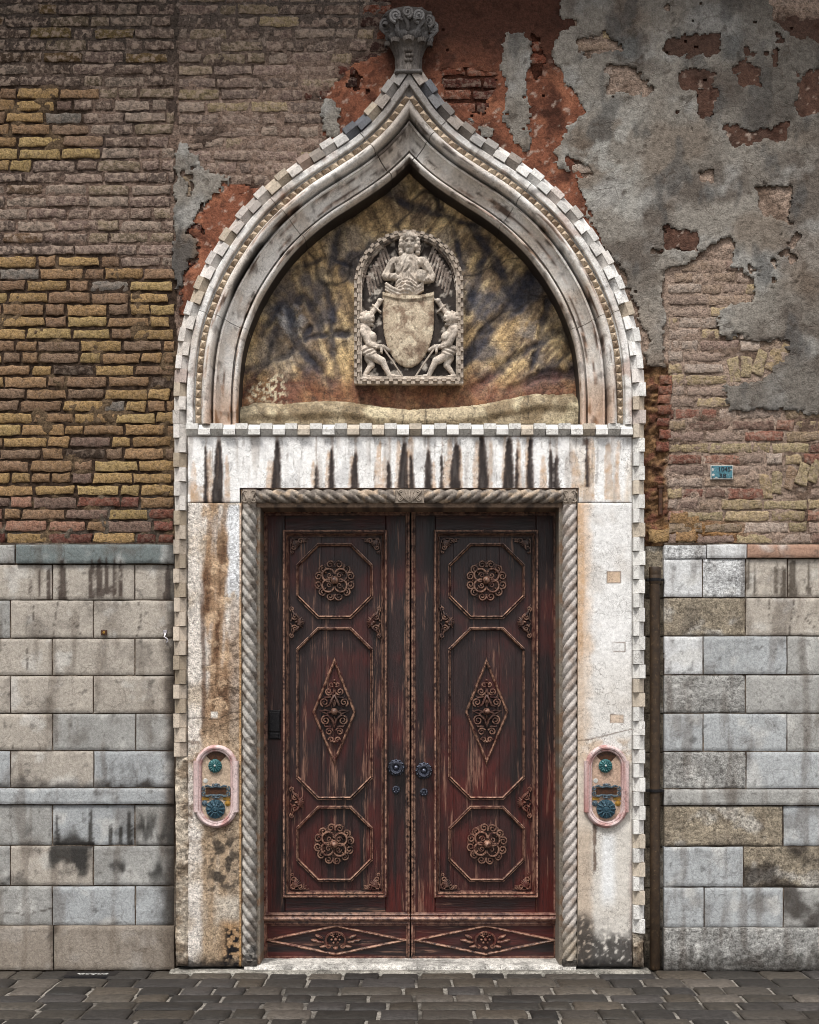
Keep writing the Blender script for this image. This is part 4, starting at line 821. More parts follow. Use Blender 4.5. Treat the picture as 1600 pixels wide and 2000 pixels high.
# sill and pavement kerb strip
def sillc(U, V): return mixc(np.broadcast_to(L(186, 182, 174), U.shape + (3,)).copy(), L(130, 124, 114), ss(-.1, .4, fbm(U, V, 60, 4, 291, 1, 3)))
def boxw(name, x0, x1, y0, y1, z0, z1, mat, colr, par, nx=60, seed=0, label=None, ny=8):
    xs = np.linspace(x0, x1, nx); ys = np.linspace(y0, y1, ny); X, Y = np.meshgrid(xs, ys); Z = z1 + .003 * fbm(X * 320, Y * 320, 26, 3, seed); Z[0] -= .006
    Y = Y.copy(); Y[0] += .008 * fbm(X[0] * 320, X[0] * 0, 40, 3, seed + 1)
    i = np.arange(X.size).reshape(X.shape); q = np.stack([i[:-1, :-1], i[:-1, 1:], i[1:, 1:], i[1:, :-1]], -1).reshape(-1, 4).tolist(); P = np.stack([X.ravel(), Y.ravel(), Z.ravel()], 1).tolist()
    b = len(P); P += [(X[0, j], Y[0, j], z0) for j in range(nx)]; q += [(b + j, b + j + 1, i[0, j + 1], i[0, j]) for j in range(nx - 1)]
    P = np.array(P); c = mixc(np.broadcast_to(L(*colr), (len(P), 3)).copy(), L(*colr) * .55, ss(-.1, .45, fbm(P[:, 0] * 320, P[:, 1] * 320, 50, 4, seed + 5))); cen = np.array([(x0 + x1) / 2, y0, z0])
    return put(name, mesh(name, P - cen, q, mat, c, True), par, cen, label=label)
boxw('door_sill', WX(480), WX(1122), -.075, .3, 0, .034, M['rough'], (196, 192, 186), portal, 120, 1, 'pale worn stone sill under the door leaves')
boxw('foot_slab', WX(338), WX(1264), -.14, -.0, -.02, .010, M['rough'], (150, 146, 138), portal, 160, 7)

# ------------------------------------------------------------------ painted tympanum
YT = .20
TYM = ring(96)
@memo
def mural_f(U, V):
    du = 60 * fbm(U, V, 220, 3, 301); dv = 60 * fbm(U, V, 220, 3, 302); sx = np.where(U > AX, 1.0, -.6); p = U * .8 + sx * V * .6 + du; q = V * .8 - sx * U * .6 + dv
    a = fbm(p, q, 150, 5, 303, 1.6, .6); r = np.abs(fbm(p, q, 190, 3, 304, 1.7, .55)); r2 = np.abs(fbm(U + du, V + dv, 240, 4, 305)); return a, r, r2
BANDS = [([(905, 705), (960, 640), (1010, 590), (1045, 535)], 13), ([(925, 765), (1000, 705), (1062, 662), (1104, 640)], 9), ([(914, 610), (934, 520), (952, 465)], 9), ([(1042, 720), (1060, 640), (1072, 590)], 7), ([(560, 600), (576, 660), (602, 705), (645, 745)], 11), ([(640, 560), (650, 640), (660, 730)], 8), ([(515, 650), (545, 598), (590, 586), (628, 640)], 9), ([(596, 655), (685, 648)], 6), ([(648, 530), (662, 450), (705, 398)], 11), ([(745, 372), (800, 402), (860, 418), (930, 440)], 8), ([(925, 440), (990, 560), (1012, 600)], 10), ([(478, 722), (560, 690), (604, 640)], 7), ([(590, 520), (640, 500), (690, 520)], 5), ([(1000, 760), (1060, 735), (1120, 728)], 9), ([(840, 360), (880, 430), (905, 520)], 6), ([(470, 770), (520, 700), (540, 640)], 8)]
@memo
def bands(U, V):
    wu, wv = U + 9 * fbm(U, V, 90, 3, 340), V + 9 * fbm(U, V, 90, 3, 341); m = np.zeros(U.shape)
    for i, (p, w) in enumerate(BANDS): m = np.maximum(m, (.72 + .28 * ss(-.3, .3, fbm(U, V, 40, 3, 360 + i))) * ss(w * 1.55, w * .3, segd(wu, wv, p) + 5 * fbm(U, V, 30, 4, 342 + i)))
    return m
def mural_col(U, V):
    a, r, r2 = mural_f(U, V); sx = np.where(U > AX, 1.0, -.5); st = fbm(U * .8 + sx * V * .6, V * .8 - sx * U * .6, 26, 4, 350, 2.2, .35)
    c = mixc(np.broadcast_to(L(164, 138, 100), U.shape + (3,)).copy(), L(112, 94, 74), ss(-.15, .35, a)); c = mixc(c, L(196, 170, 126), ss(.02, .4, fbm(U, V, 70, 5, 306)) * .8); c = mixc(c, L(132, 124, 116), ss(.0, .4, fbm(U, V, 120, 4, 330)) * .65)
    c = mixc(c, L(82, 66, 50), ss(.05, .4, st) * .6); c = mixc(c, L(208, 186, 146), ss(.15, .45, -st) * .4)
    c = mixc(c, L(58, 60, 70), ss(.10, .42, fbm(U + 30, V, 130, 4, 307)) * .8); c = mixc(c, L(150, 150, 152), ss(46, 10, np.hypot(U - 566, V - 622)) * ss(-.3, .2, fbm(U, V, 22, 4, 351)) * .7 + ss(40, 8, np.hypot(U - 1032, V - 640)) * ss(-.3, .2, fbm(U, V, 22, 4, 352)) * .3)
    bd = bands(U, V); c = mixc(c, L(30, 33, 46), bd * .88); c = mixc(c, L(40, 34, 32), ss(.035, .004, r2) * .8)
    c = mixc(c, L(112, 66, 44), ss(705, 775, V + 14 * fbm(U, V, 60, 3, 309)) * .75); c = mixc(c, L(208, 196, 168), rect(U, V, 486, 730, 556, 784, 12) * ss(-.05, .15, fbm(U, V, 9, 3, 310)) * .9 * ss(-1, 1, (V - 720) - (560 - U) * .5)); c = mixc(c, L(40, 35, 33), ss(.2, .45, fbm(U, V, 30, 5, 333)) * .4); return c * 1.2
def mural_h(U, V):
    a, r, r2 = mural_f(U, V); return .010 * a - .014 * bands(U, V) + .004 * fbm(U, V, 20, 4, 312)
slab('tympanum', 430, 250, 1170, 830, YT, YT + .05, 2.6, mural_col, mural_h, lambda U, V: polysd(U, V, TYM) < 0, M['mural'], portal, label='painted tympanum in gold, brown and dark blue')
TOPL = ([455, 500, 560, 640, 690, 740, 800, 860, 940, 1000, 1045, 1120, 1132, 1150], [800, 786, 788, 783, 786, 794, 800, 797, 790, 778, 769, 770, 784, 800])
def ledge_col(U, V):
    c = mixc(np.broadcast_to(L(168, 154, 128), U.shape + (3,)).copy(), L(124, 108, 84), ss(-.1, .4, fbm(U, V, 70, 4, 321))); c = mixc(c, L(196, 184, 154), ss(.1, .45, fbm(U, V, 60, 3, 322)) * .7)
    for x in (786, 832, 924, 1030): c = mixc(c, L(40, 34, 28), ss(1.4, .5, np.abs(U - x - 3 * fbm(U, V, 20, 2, x))) * .7)
    return c
def ledge_h(U, V): 
    t = np.clip((V - np.interp(U, *TOPL)) / 40, 0, 1); return .075 * np.sqrt(np.clip(1 - (1 - t) ** 2, 0, 1)) - .02 * ss(.6, 1, t) + .006 * fbm(U, V, 50, 3, 325)
slab('ledge', 452, 764, 1148, 831, YT - .01, YT + .02, 2.4, ledge_col, ledge_h, lambda U, V: V > np.interp(U, *TOPL) + 4 * fbm(U, V, 30, 3, 326) , M['mural'], portal, label='rounded pale ledge at the foot of the tympanum')

# ------------------------------------------------------------------ carved relief panel hung on the tympanum
YR = .115
relief = thing('relief_panel', 'arched stone relief with a winged bust above a shield held by two figures', 'relief', (WX(798, YR), YR, WZ(751, YR)))
RC = 798.5
def panel_sd(U, V, m):
    top = 556.0; R = 107 - m; return np.where(V < top, np.sqrt((U - RC) ** 2 + (V - top) ** 2) - R, np.maximum(np.abs(U - RC) - R, V - (750 - m)))
def stone_c(base, seed, dark=.85):
    def f(U, V):
        c = mixc(np.broadcast_to(L(*base), U.shape + (3,)).copy(), L(*base) * .55, ss(-.2, .4, fbm(U, V, 30, 4, seed))); c = mixc(c, L(214, 204, 192), ss(.1, .45, fbm(U, V, 20, 4, seed + 1)) * .6)
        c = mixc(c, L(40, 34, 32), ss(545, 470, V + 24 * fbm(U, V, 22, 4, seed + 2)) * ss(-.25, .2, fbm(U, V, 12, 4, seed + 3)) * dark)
        return c
    return f
slab('back_slab', 688, 446, 910, 752, YR + .035, YT + .02, 2.0, stone_c((50, 42, 38), 401, .6), lambda U, V: .002 * fbm(U, V, 14, 4, 402), lambda U, V: panel_sd(U, V, 0) < 0, M['carved'], relief)
slab('frame', 688, 446, 910, 752, YR, YR + .05, 1.6, stone_c((172, 158, 144), 405), lambda U, V: .012 * np.sin(np.clip(-panel_sd(U, V, 12) / -6, 0, 1) * math.pi), lambda U, V: (panel_sd(U, V, 0) < 0) & (panel_sd(U, V, 16) > 0), M['carved'], relief)
# dentil border of the panel (two staggered rows of small blocks)
m = MB(); path = []
for k in np.linspace(0, 1, 400):
    pass
pp = [(RC - 101, v) for v in np.arange(745, 556, -2.0)] + [(RC - 101 * math.cos(a), 556 - 101 * math.sin(a)) for a in np.linspace(0, math.pi, 160)] + [(RC + 101, v) for v in np.arange(556, 745, 2.0)] + [(u, 745) for u in np.arange(RC + 101, RC - 101, -2.0)]
pp = np.array(pp); sl_ = np.concatenate([[0], np.cumsum(np.linalg.norm(np.diff(pp, axis=0), axis=1))]); nb = int(sl_[-1] / 8.6)
for i in range(nb):
    a, b = sl_[-1] * (i + .04) / nb, sl_[-1] * (i + .96) / nb; P0 = np.array([np.interp(a, sl_, pp[:, 0]), np.interp(a, sl_, pp[:, 1])]); P1 = np.array([np.interp(b, sl_, pp[:, 0]), np.interp(b, sl_, pp[:, 1])]); t = P1 - P0; t /= np.linalg.norm(t); nrm = np.array([-t[1], t[0]])
    o0, o1 = (-5.5, .3) if i % 2 else (-.3, 5.5); V = []
    for P_, o in ((P0, o0), (P1, o0), (P1, o1), (P0, o1)):
        q = P_ + nrm * o; V.append((q[0] - RC, 751 - q[1], 0))
    V += [(x, y, 6.0) for x, y, _ in V]; m.add(V, [(0, 1, 5, 4), (1, 2, 6, 5), (2, 3, 7, 6), (3, 0, 4, 7), (4, 5, 6, 7)])
me = m.mesh('dentil_border', M['carved'], (D + YR) / D / S, False, L(168, 154, 140)); db = put('dentil_border', me, relief, (WX(RC, YR), YR + .004, WZ(751, YR))); db['kind'] = 'stuff'

def cap(U, V, a, b, ra, rb, ha=0., hb=0.):
    """height (px) of a tapered round limb lying on the slab"""
    ax, ay = a; bx, by = b; ex, ey = bx - ax, by - ay; t = np.clip(((U - ax) * ex + (V - ay) * ey) / (ex * ex + ey * ey + 1e-9), 0, 1)
    d2 = (U - ax - t * ex) ** 2 + (V - ay - t * ey) ** 2; r = ra + (rb - ra) * t; h = ha + (hb - ha) * t
    return np.where(d2 < r * r, np.sqrt(np.clip(r * r - d2, 0, None)) + h, -9.0)
def ell(U, V, c, rx, ry, hz, h0=0., rot=0.):
    x, y = U - c[0], V - c[1]; cs, sn = math.cos(rot), math.sin(rot); q = ((x * cs + y * sn) / rx) ** 2 + ((-x * sn + y * cs) / ry) ** 2; return np.where(q < 1, hz * np.sqrt(np.clip(1 - q, 0, None)) + h0, -9.0)
def smax(*hs, k=1.2):
    r = hs[0]
    for h in hs[1:]:
        d = np.clip(.5 + .5 * (h - r) / k, 0, 1); r = np.where((r > -5) & (h > -5), r * (1 - d) + h * d + k * d * (1 - d), np.maximum(r, h))
    return r
def Z(x, y): return (640 + x / 5.0, 420 + y / 5.0)
def relief_part(name, box, hf, base, seed, label=None, step=1.0, lift=0.0):
    def H_(U, V): return hf(U, V)
    def colf(U, V): return stone_c(base, seed, .4 if name in ('bust_figure', 'wing') else .85)(U, V)
    def hh(U, V): return np.maximum(H_(U, V), 0) / S + .0006 * fbm(U, V, 6, 3, seed + 7)
    return slab(name, *box, YR + .038 - lift, YR + .045, step, colf, hh, lambda U, V: H_(U, V) > 0, M['carved'], relief, label=label)
# the bust
def bust(U, V):
    h = smax(cap(U, V, Z(655, 470), Z(925, 470), 11, 11, 4, 4), cap(U, V, Z(790, 480), Z(780, 700), 24, 26, -2, -4), cap(U, V, Z(640, 480), Z(570, 600), 9.5, 8.5, 5, 6), cap(U, V, Z(570, 610), Z(690, 620), 8, 6, 7, 12), cap(U, V, Z(945, 480), Z(1015, 610), 9.5, 8.5, 5, 6), cap(U, V, Z(1010, 630), Z(925, 650), 8, 6, 7, 12), k=2.5)
    fold = 1.7 * (1 - 2 * np.abs(np.sin((U - RC) * .30 + (V - 520) * .12 * np.sign(RC - U) + 1.6 * fbm(U, V, 22, 2, 411)))) + 1.2 * np.sin((V - 548) * .9 + ((U - 792) * .055) ** 2 * -6.0) * ss(546, 556, V); h = np.where(h > 0, h + fold * ss(500, 512, V), h)
    for k, (y0, y1) in enumerate([(690, 760), (715, 790), (740, 812)]):
        for i in range(8):
            xa, xb = 575 + i * 44, 575 + (i + 1) * 44; f = lambda x: y0 + (y1 - y0) * (1 - ((x - 750) / 176.) ** 2)
            h = smax(h, cap(U, V, Z(xa, f(xa)), Z(xb, f(xb)), 3.4, 3.4, 11 - k * 2, 11 - k * 2), k=.8)
    h = smax(h, ell(U, V, Z(908, 612), 13, 12.5, 13, 11), cap(U, V, Z(905, 650), Z(970, 640), 4.2, 3.4, 17, 14), cap(U, V, Z(880, 640), Z(940, 665), 3, 3, 17, 16), k=1)         # orb and hand
    for dx in (-10, -3, 4): h = smax(h, cap(U, V, Z(694 + dx * 2, 560), Z(700 + dx * 4, 500), 2.4, 1.9, 16, 16), k=.6)                    # blessing fingers
    h = smax(h, ell(U, V, Z(692, 570), 6, 8, 8, 12), k=1)
    neck = cap(U, V, Z(800, 370), Z(800, 430), 9, 11, 4, 4); head = ell(U, V, Z(800, 305), 13.5, 18, 15, 8); h = smax(h, neck, head, k=1.5)
    hair = np.full(U.shape, -9.)
    for i in range(22):
        a = math.pi * (-.15 + 1.3 * i / 21); x, y = 800 - 80 * math.cos(a), 290 - 88 * math.sin(a); hair = np.maximum(hair, ell(U, V, Z(x, y), 5.2, 5.2, 5, 10 + 3 * (i % 2)))
    for i in range(6):
        for sx in (-1, 1): hair = np.maximum(hair, ell(U, V, Z(800 + sx * (84 - i * 2 + 8 * (i % 2)), 310 + i * 15), 5, 4.6, 4.5, 8 + 2 * (i % 2)))
    for i in range(9): hair = np.maximum(hair, ell(U, V, Z(752 + i * 12, 218 + abs(i - 4) * 5), 4.5, 5.5, 4, 17))
    h = smax(h, hair, k=.6)
    beard = smax(ell(U, V, Z(800, 372), 8, 8, 6, 15), ell(U, V, Z(786, 362), 5, 5, 5, 14), ell(U, V, Z(814, 362), 5, 5, 5, 14), k=.8); h = smax(h, cap(U, V, Z(800, 285), Z(800, 325), 2.2, 3.4, 20.5, 22.5), cap(U, V, Z(764, 276), Z(792, 272), 1.7, 1.4, 20, 21.5), cap(U, V, Z(836, 276), Z(808, 272), 1.7, 1.4, 20, 21.5), beard, k=.7)
    for sx in (-1, 1): h = np.where(h > 0, h - 4.0 * np.exp(-(((U - Z(800 + sx * 26, 0)[0]) / 2.6) ** 2 + ((V - Z(0, 292)[1]) / 1.9) ** 2)), h); h = smax(h, ell(U, V, Z(800 + sx * 26, 293), 2.1, 1.3, 1.4, 17.5), k=.2)
    h = np.where(h > 0, h - 2.0 * np.exp(-(((U - RC - 1.5) / 4) ** 2 + ((V - Z(0, 347)[1]) / 1.0) ** 2)), h); return h
relief_part('bust_figure', (742, 454, 856, 586), bust, (204, 191, 177), 421, 'robed bust with curled hair and beard holding an orb')
def halo(U, V):
    d = np.hypot(U - Z(800, 0)[0], V - Z(0, 290)[1]); return np.where((d < 29) & (d > 8), 2.2 + 1.6 * ss(24.5, 26, d) * ss(29.5, 28, d), -9)
relief_part('halo', (768, 446, 832, 510), halo, (74, 64, 58), 425)
def wing(sx):
    def f(U, V):
        if sx > 0: U = 2 * (RC + .5) - U
        P = [Z(610, 235), Z(520, 300), Z(430, 400), Z(370, 510), Z(338, 630), Z(322, 760), Z(315, 920)]; h = np.full(U.shape, -9.)
        for i in range(len(P) - 1): h = np.maximum(h, cap(U, V, P[i], P[i + 1], 8.5 - i * .9, 8.5 - (i + 1) * .9, 3, 3))
        h = np.where(h > 0, h + 1.1 * np.sin((U * .9 - V * .7) * .9 + 3 * fbm(U, V, 12, 2, 431)), h)
        for k in range(9):
            a = .62 + k * .10; x0, y0 = 560 - k * 22, 330 + k * 34; x1, y1 = x0 + 80 - k * 6, y0 + 210 - k * 4; h = np.maximum(h, cap(U, V, Z(x0, y0), Z(x1, y1), 3.4, 2.4, .6 + .3 * (k % 2), .2))
        return h
    return f
relief_part('wing', (698, 460, 768, 612), wing(-1), (140, 126, 116), 433); relief_part('wing', (2 * RC - 768 + 1, 460, 2 * RC - 698 + 1, 612), wing(1), (130, 117, 108), 435)
def shield(U, V):
    x = (U - (RC - .5)) / 50.5; yy = (V - 582) / 136.0; w = np.where(yy < .3, 1.0, np.sqrt(np.clip(1 - ((yy - .3) / .71) ** 2, 0, 1))); top = 588 - 9 * (x * x) * 1.2 + 2
    q = np.clip(1 - (x / np.maximum(w, 1e-3)) ** 2, 0, 1); h = np.where((np.abs(x) < w) & (V > top - 8) & (yy < 1.0), 3 + 11 * np.sqrt(q) * np.sqrt(np.clip(1.02 - (np.clip(yy, 0, 1)) ** 3, 0, 1)), -9); return np.where((h > 0) & (V < top), h + 3.0, h)
def sh_c(U, V): return None
def shield_part():
    def colf(U, V):
        c = mixc(np.broadcast_to(L(186, 170, 148), U.shape + (3,)).copy(), L(136, 116, 98), ss(-.2, .4, fbm(U, V, 26, 4, 441))); c = mixc(c, L(218, 204, 180), ss(0, .4, fbm(U, V, 22, 4, 442)) * .8); return mixc(c, L(92, 72, 58), ss(.25, .5, fbm(U, V, 10, 4, 443)) * .6)
    slab('shield', 744, 570, 854, 724, YR + .038, YR + .045, 1.2, colf, lambda U, V: np.maximum(shield(U, V), 0) / S, lambda U, V: shield(U, V) > 0, M['carved'], relief, label='plain bulging shield')
shield_part()
def supporter(sx):
    def f(U, V):
        if sx > 0: U = 2 * (RC + .6) - U
        h = smax(cap(U, V, Z(360, 1130), Z(430, 1270), 13, 11, 4, 3), ell(U, V, Z(425, 1205), 12, 12, 11, 6), cap(U, V, Z(345, 1150), Z(405, 1275), 6.5, 6, 12, 13), cap(U, V, Z(410, 1280), Z(510, 1300), 6, 4.2, 12, 11), k=1.6)
        h = smax(h, cap(U, V, Z(345, 1110), Z(350, 980), 6, 5.5, 3, 3), cap(U, V, Z(420, 985), Z(500, 868), 6, 5.2, 5, 6), cap(U, V, Z(440, 890), Z(520, 960), 2.2, 2.2, 10, 10), ell(U, V, Z(512, 848), 6, 5.5, 6, 7), cap(U, V, Z(512, 850), Z(545, 838), 2.6, 2.0, 10, 9), k=1.3)      # raised arm with a cuff
        h = smax(h, ell(U, V, Z(388, 1022), 13.5, 13, 13, 8), k=.6)
        for i in range(12):
            a = math.pi * (-.2 + 1.45 * i / 11); h = smax(h, ell(U, V, Z(385 - 58 * math.cos(a), 1020 - 58 * math.sin(a) * .8), 4.4, 4.4, 4.4, 11 + 3 * (i % 2)), k=.4)
        h = smax(h, cap(U, V, Z(430, 1035), Z(446, 1050), 2.4, 2.2, 14, 13), cap(U, V, Z(330, 1082), Z(440, 1084), 2.4, 2.4, 11, 12), k=.6)                      # nose, collar
        h = smax(h, cap(U, V, Z(375, 1330), Z(440, 1350), 11, 9, 5, 6), cap(U, V, Z(400, 1370), Z(535, 1435), 9.5, 7.5, 6, 8), cap(U, V, Z(535, 1435), Z(600, 1565), 7, 5, 8, 7), cap(U, V, Z(600, 1580), Z(735, 1592), 4.5, 3, 7, 6), cap(U, V, Z(395, 1400), Z(430, 1470), 8.5, 7, 2, 2), cap(U, V, Z(430, 1465), Z(365, 1560), 6.5, 4.8, 2, 2), cap(U, V, Z(350, 1580), Z(440, 1592), 4.5, 3.2, 4, 4), k=1.5)
        h = np.where(h > 0, h + 1.2 * np.sin((U * .5 + V) * .75) * rect(U, V, *Z(320, 1300), *Z(470, 1380), 3), h)
        for i in range(9): h = smax(h, ell(U, V, Z(400 + i * 10, 1290 + i * 3), 1.7, 1.7, 1.7, 15), k=.2)
        return smax(h, cap(U, V, Z(520, 1290), Z(530, 1350), 3, 3, 13, 12), cap(U, V, Z(545, 1300), Z(600, 1330), 4.5, 3.5, 10, 9), k=.8)
    return f
b = (Z(305, 0)[0], Z(0, 815)[1], Z(760, 0)[0], Z(0, 1606)[1])
relief_part('supporter_figure', b, supporter(-1), (204, 191, 177), 451, 'striding figure on the left side of the shield'); relief_part('supporter_figure', (2 * RC + 1.2 - b[2], b[1], 2 * RC + 1.2 - b[0], b[3]), supporter(1), (192, 179, 166), 455, 'striding figure on the right side of the shield')
for sx in (-1, 1):
    m = MB(); m.tube([(0, 0), (-20, 30), (-40, 58)], [1.6, 1.7, 1.7], [6, 10, 12]); put('staff', m.mesh('staff', M['carved'], col=L(170, 158, 146)), relief, (WX(Z(745, 0)[0] if sx < 0 else 2 * RC + 1 - Z(745, 0)[0], YR), YR + .038, WZ(Z(0, 1590)[1], YR)), scale=(1 if sx < 0 else -1, 1, 1))
def rfloor(U, V): return stone_c((150, 132, 116), 461)(U, V)
slab('foot_ledge', 704, 735.5, 893, 741, YR + .004, YR + .05, 2, rfloor, None, None, M['carved'], relief)

# ------------------------------------------------------------------ capital on top of the arch
capital = thing('carved_capital', 'dark leafy carved stone capital crowning the arch point', 'capital', (WX(798), 0, WZ(138)))
CU, CV = 798.0, 138.0
def cprof(v): return np.interp(v, [0, 6, 12, 34, 54, 66, 72, 78, 96, 114, 122], [27, 27, 24, 25, 32, 41, 43, 40, 49, 54, 48])
def capital_parts():
    m = MB(); vs_ = np.linspace(0, 120, 26); n = 25; V = []
    for v in vs_:
        for k in range(n): a = math.pi * (k / (n - 1)) ; r = cprof(v); V.append((-r * math.cos(a), v, r * math.sin(a) * .9 + 2))
    F = [(i * n + k, i * n + k + 1, (i + 1) * n + k + 1, (i + 1) * n + k) for i in range(25) for k in range(n - 1)]; F.append(tuple(25 * n + k for k in range(n))); m.add(V, F)
    put('bell', m.mesh('bell', M['carved'], col=L(62, 58, 56)), capital, (WX(CU), -.03, WZ(CV + 2, -.09)), scale=(.9, .8, .97))
    def leaf(a0, v0, v1, w, curl, nm, c):
        m = MB(); nt_, ns = 18, 21; V = []
        for i in range(nt_):
            t = i / (nt_ - 1); v = v0 + (v1 - v0) * (t if t < .86 else .86 + (t - .86) * -.9); bend = curl * max(0, t - .6) ** 1.4 * 4.5
            for j in range(ns):
                s = j / (ns - 1) * 2 - 1; r = cprof(v) + 3.6 + bend - 5.0 * abs(s) ** 2.2 + 2.0 * abs(math.cos(s * 6.6)) * (1 - abs(s) * .2) + 1.5 * math.sin(t * 19 + abs(s) * 5) * abs(s)
                ww = w * (.62 + .55 * math.sin(math.pi * min(1, t * 1.02)) ** .8) * (1 + .08 * math.cos(t * 26)); a = a0 + s * ww / max(18, r); V.append((r * math.sin(a), v + (-2.5 * abs(s) * (t > .8)), max(-4, r * math.cos(a) * .9) + 2))
        F = [(i * ns + j, i * ns + j + 1, (i + 1) * ns + j + 1, (i + 1) * ns + j) for i in range(nt_ - 1) for j in range(ns - 1)]; m.add(V, F)
        return put(nm, m.mesh(nm, M['carved'], col=L(*c)), capital, (WX(CU), -.03, WZ(CV + 2, -.09)), scale=(.9, .8, .97))
    for k, a in enumerate((-1.3, 1.3, -.68, .68, 0)): leaf(a, 1, 76, 15.5, 11, 'leaf', [(84, 78, 74), (78, 73, 70), (92, 86, 82), (88, 82, 78), (104, 97, 92)][k])
    for a in (-1.05, -.36, .36, 1.05): leaf(a, 60, 104, 12, 9, 'leaf', (80, 77, 76))
    for k, (x, y, r, d) in enumerate([(-50, 96, 14, 1), (-27, 102, 12.5, -1), (-2, 106, 11, 1), (23, 101, 13, -1), (43, 99, 12, 1), (54, 92, 11, -1)]):
        m = MB(); fo = lambda x_, v_, e: math.sqrt(max(0, cprof(v_) ** 2 - min(abs(x_), cprof(v_) * .97) ** 2)) * .9 + e
        out = fo(x, y, 7); m.spiral(x, y, r, math.pi * 1.5, d * 1.9, 3.8, out, n=26); m.dome(x, y, r * .95, r * 1.05, 6, out - 6); P_ = [(x - d * r * .8, y - 4), (x * .9, y - 17), (x * .72, y - 30)]
        m.tube(P_, [4.2, 5.0, 2.4], [fo(*P_[0], 6), fo(*P_[1], 5), fo(*P_[2], 2)], n=7); m.dome(x * .88, y - 20, 6.5, 9, 5, fo(x * .88, y - 20, 0)); put('volute', m.mesh('volute', M['carved'], col=L(112, 110, 110) if k % 2 else L(94, 91, 90)), capital, (WX(CU), -.03, WZ(CV + 2, -.09)), scale=(.9, .8, .97))
    m = MB(); n = 19; V = []
    for o, y in ((0, 112), (2, 116), (0, 120)):
        for k in range(n): a = math.pi * k / (n - 1); r = 54 + o + 2.5 * math.cos(k * 2.1); V.append((-r * math.cos(a), y + 1.5 * math.sin(k * 1.7), r * math.sin(a) * .82 + 2))
    m.add(V, [(i * n + k, i * n + k + 1, (i + 1) * n + k + 1, (i + 1) * n + k) for i in range(2) for k in range(n - 1)] + [tuple(range(n - 1, -1, -1)), tuple(2 * n + k for k in range(n))]); put('abacus', m.mesh('abacus', M['carved'], col=L(78, 74, 72)), capital, (WX(CU), -.03, WZ(CV + 2, -.09)), scale=(.9, .8, .97))
    m = MB(); m.box(-29, -3, 29, 4, 0, 30, bev=2); put('collar', m.mesh('collar', M['carved'], col=L(96, 92, 90)), capital, (WX(CU), -.03, WZ(CV + 2, -.09)), scale=(.9, .8, .97))
    m = MB()
    for k in range(9): m.dome((k % 3 - 1) * 5.5 + (k // 3 % 2) * 2, 22 + (k // 3) * 9, 4, 4.5, 4, 27 + k * .8)
    m.spiral(-7, 52, 6, 0, 1.3, 1.8, 32); m.spiral(7, 52, 6, math.pi, -1.3, 1.8, 32); put('leaf_sprig', m.mesh('leaf_sprig', M['carved'], col=L(92, 85, 80)), capital, (WX(CU), -.03, WZ(CV + 2, -.09)), scale=(.9, .8, .97))
capital_parts()

# ------------------------------------------------------------------ door leaves
YD = .185
KD = (D + YD) / D / S
def orn_rosette():
    m = MB(); m.disc(0, 0, [(0.5, .2), (37, .2), (38, -1)], 24, .0)
    for k in range(12):
        a = 2 * math.pi * (k + .5) / 12; d = 1 if k % 2 else -1; m.spiral(31.5 * math.cos(a), 31.5 * math.sin(a), 8.2, a + math.pi + d * .7, d * 1.55, 1.9, 2.6, n=20); m.dome(26 * math.cos(a + .26 * d), 26 * math.sin(a + .26 * d), 2.3, 3.6, 3, .5, a)
    for (sx, sy) in ((1, 1), (-1, 1), (1, -1), (-1, -1)):
        t = np.linspace(-.9, 3.9, 30); cx, cy = 11.5 * sx, 10.5 * sy; rr = 12.5 * (1 - .12 * (t + .9) / 4.8); m.tube(np.stack([cx + sx * rr * np.cos(t - .9), cy + sy * rr * np.sin(t - .9)], 1), 2.0, 4.6, w=.4)
        m.spiral(cx - 2 * sx, cy - 1 * sy, 5.8, 0, 1.3 * sx * sy, 1.5, 4.2); m.dome(cx + 6 * sx, cy + 5 * sy, 3, 2, 3, 2, .8 * sx * sy)
    m.dome(0, 0, 8.5, 8.5, 8, 4, nr=5, na=16, w=.5)
    return m.mesh('rosette', M['carving'], KD)
def orn_diamond():
    m = MB()
    for sx in (-1, 1):
        for (x, y, r, t, a0) in ((11, 40, 7.5, 1.5, 3.4), (19, 19, 8.5, 1.5, -1.2), (17, -16, 9, -1.6, 1.4), (10, -38, 7.5, -1.5, 2.8), (5.5, 54, 4.5, 1.2, 4.0), (6, -54, 5.5, 1.2, 0)):
            aa = a0 if sx > 0 else math.pi - a0; m.spiral(sx * x, y, r, aa, sx * t, 1.9, 3, n=20)
        m.tube([(0, -30), (sx * 4, -14), (sx * 13, -6), (sx * 22, -8)], [1.6, 2.6, 2.4, 1.4], [3, 5, 4, 3]); m.tube([(0, 34), (sx * 4, 26), (sx * 9, 14), (sx * 18, 10)], [1.6, 2.4, 2.4, 1.4], [3, 5, 4, 3]); m.tube([(sx * 6, 0), (sx * 16, 4), (sx * 28, 3), (sx * 16, -3), (sx * 6, 0)], 1.7, 3); m.tube([(sx * 6, 30), (sx * 18, 28), (sx * 21, 32)], [1.8, 2.2, 1], 3); m.tube([(sx * 6, -28), (sx * 18, -28), (sx * 20, -24)], [1.8, 2.2, 1], 3)
        m.tube([(0, 46), (sx * 3, 34), (sx * 3, 20), (0, 10)], 1.6, 3)
    for y in (62, 57): m.dome(0, y, 2.6, 2.6, 3, 1)
    m.dome(0, 1, 7.5, 7.5, 7, 4, nr=5); m.dome(0, -58, 4, 3, 3, 2); m.dome(0, -64, 1.8, 1.8, 2, 1); m.dome(0, -10, 2.2, 6, 3, 2); m.dome(0, 20, 2, 6, 3, 2)
    return m.mesh('diamond_carving', M['carving'], KD)
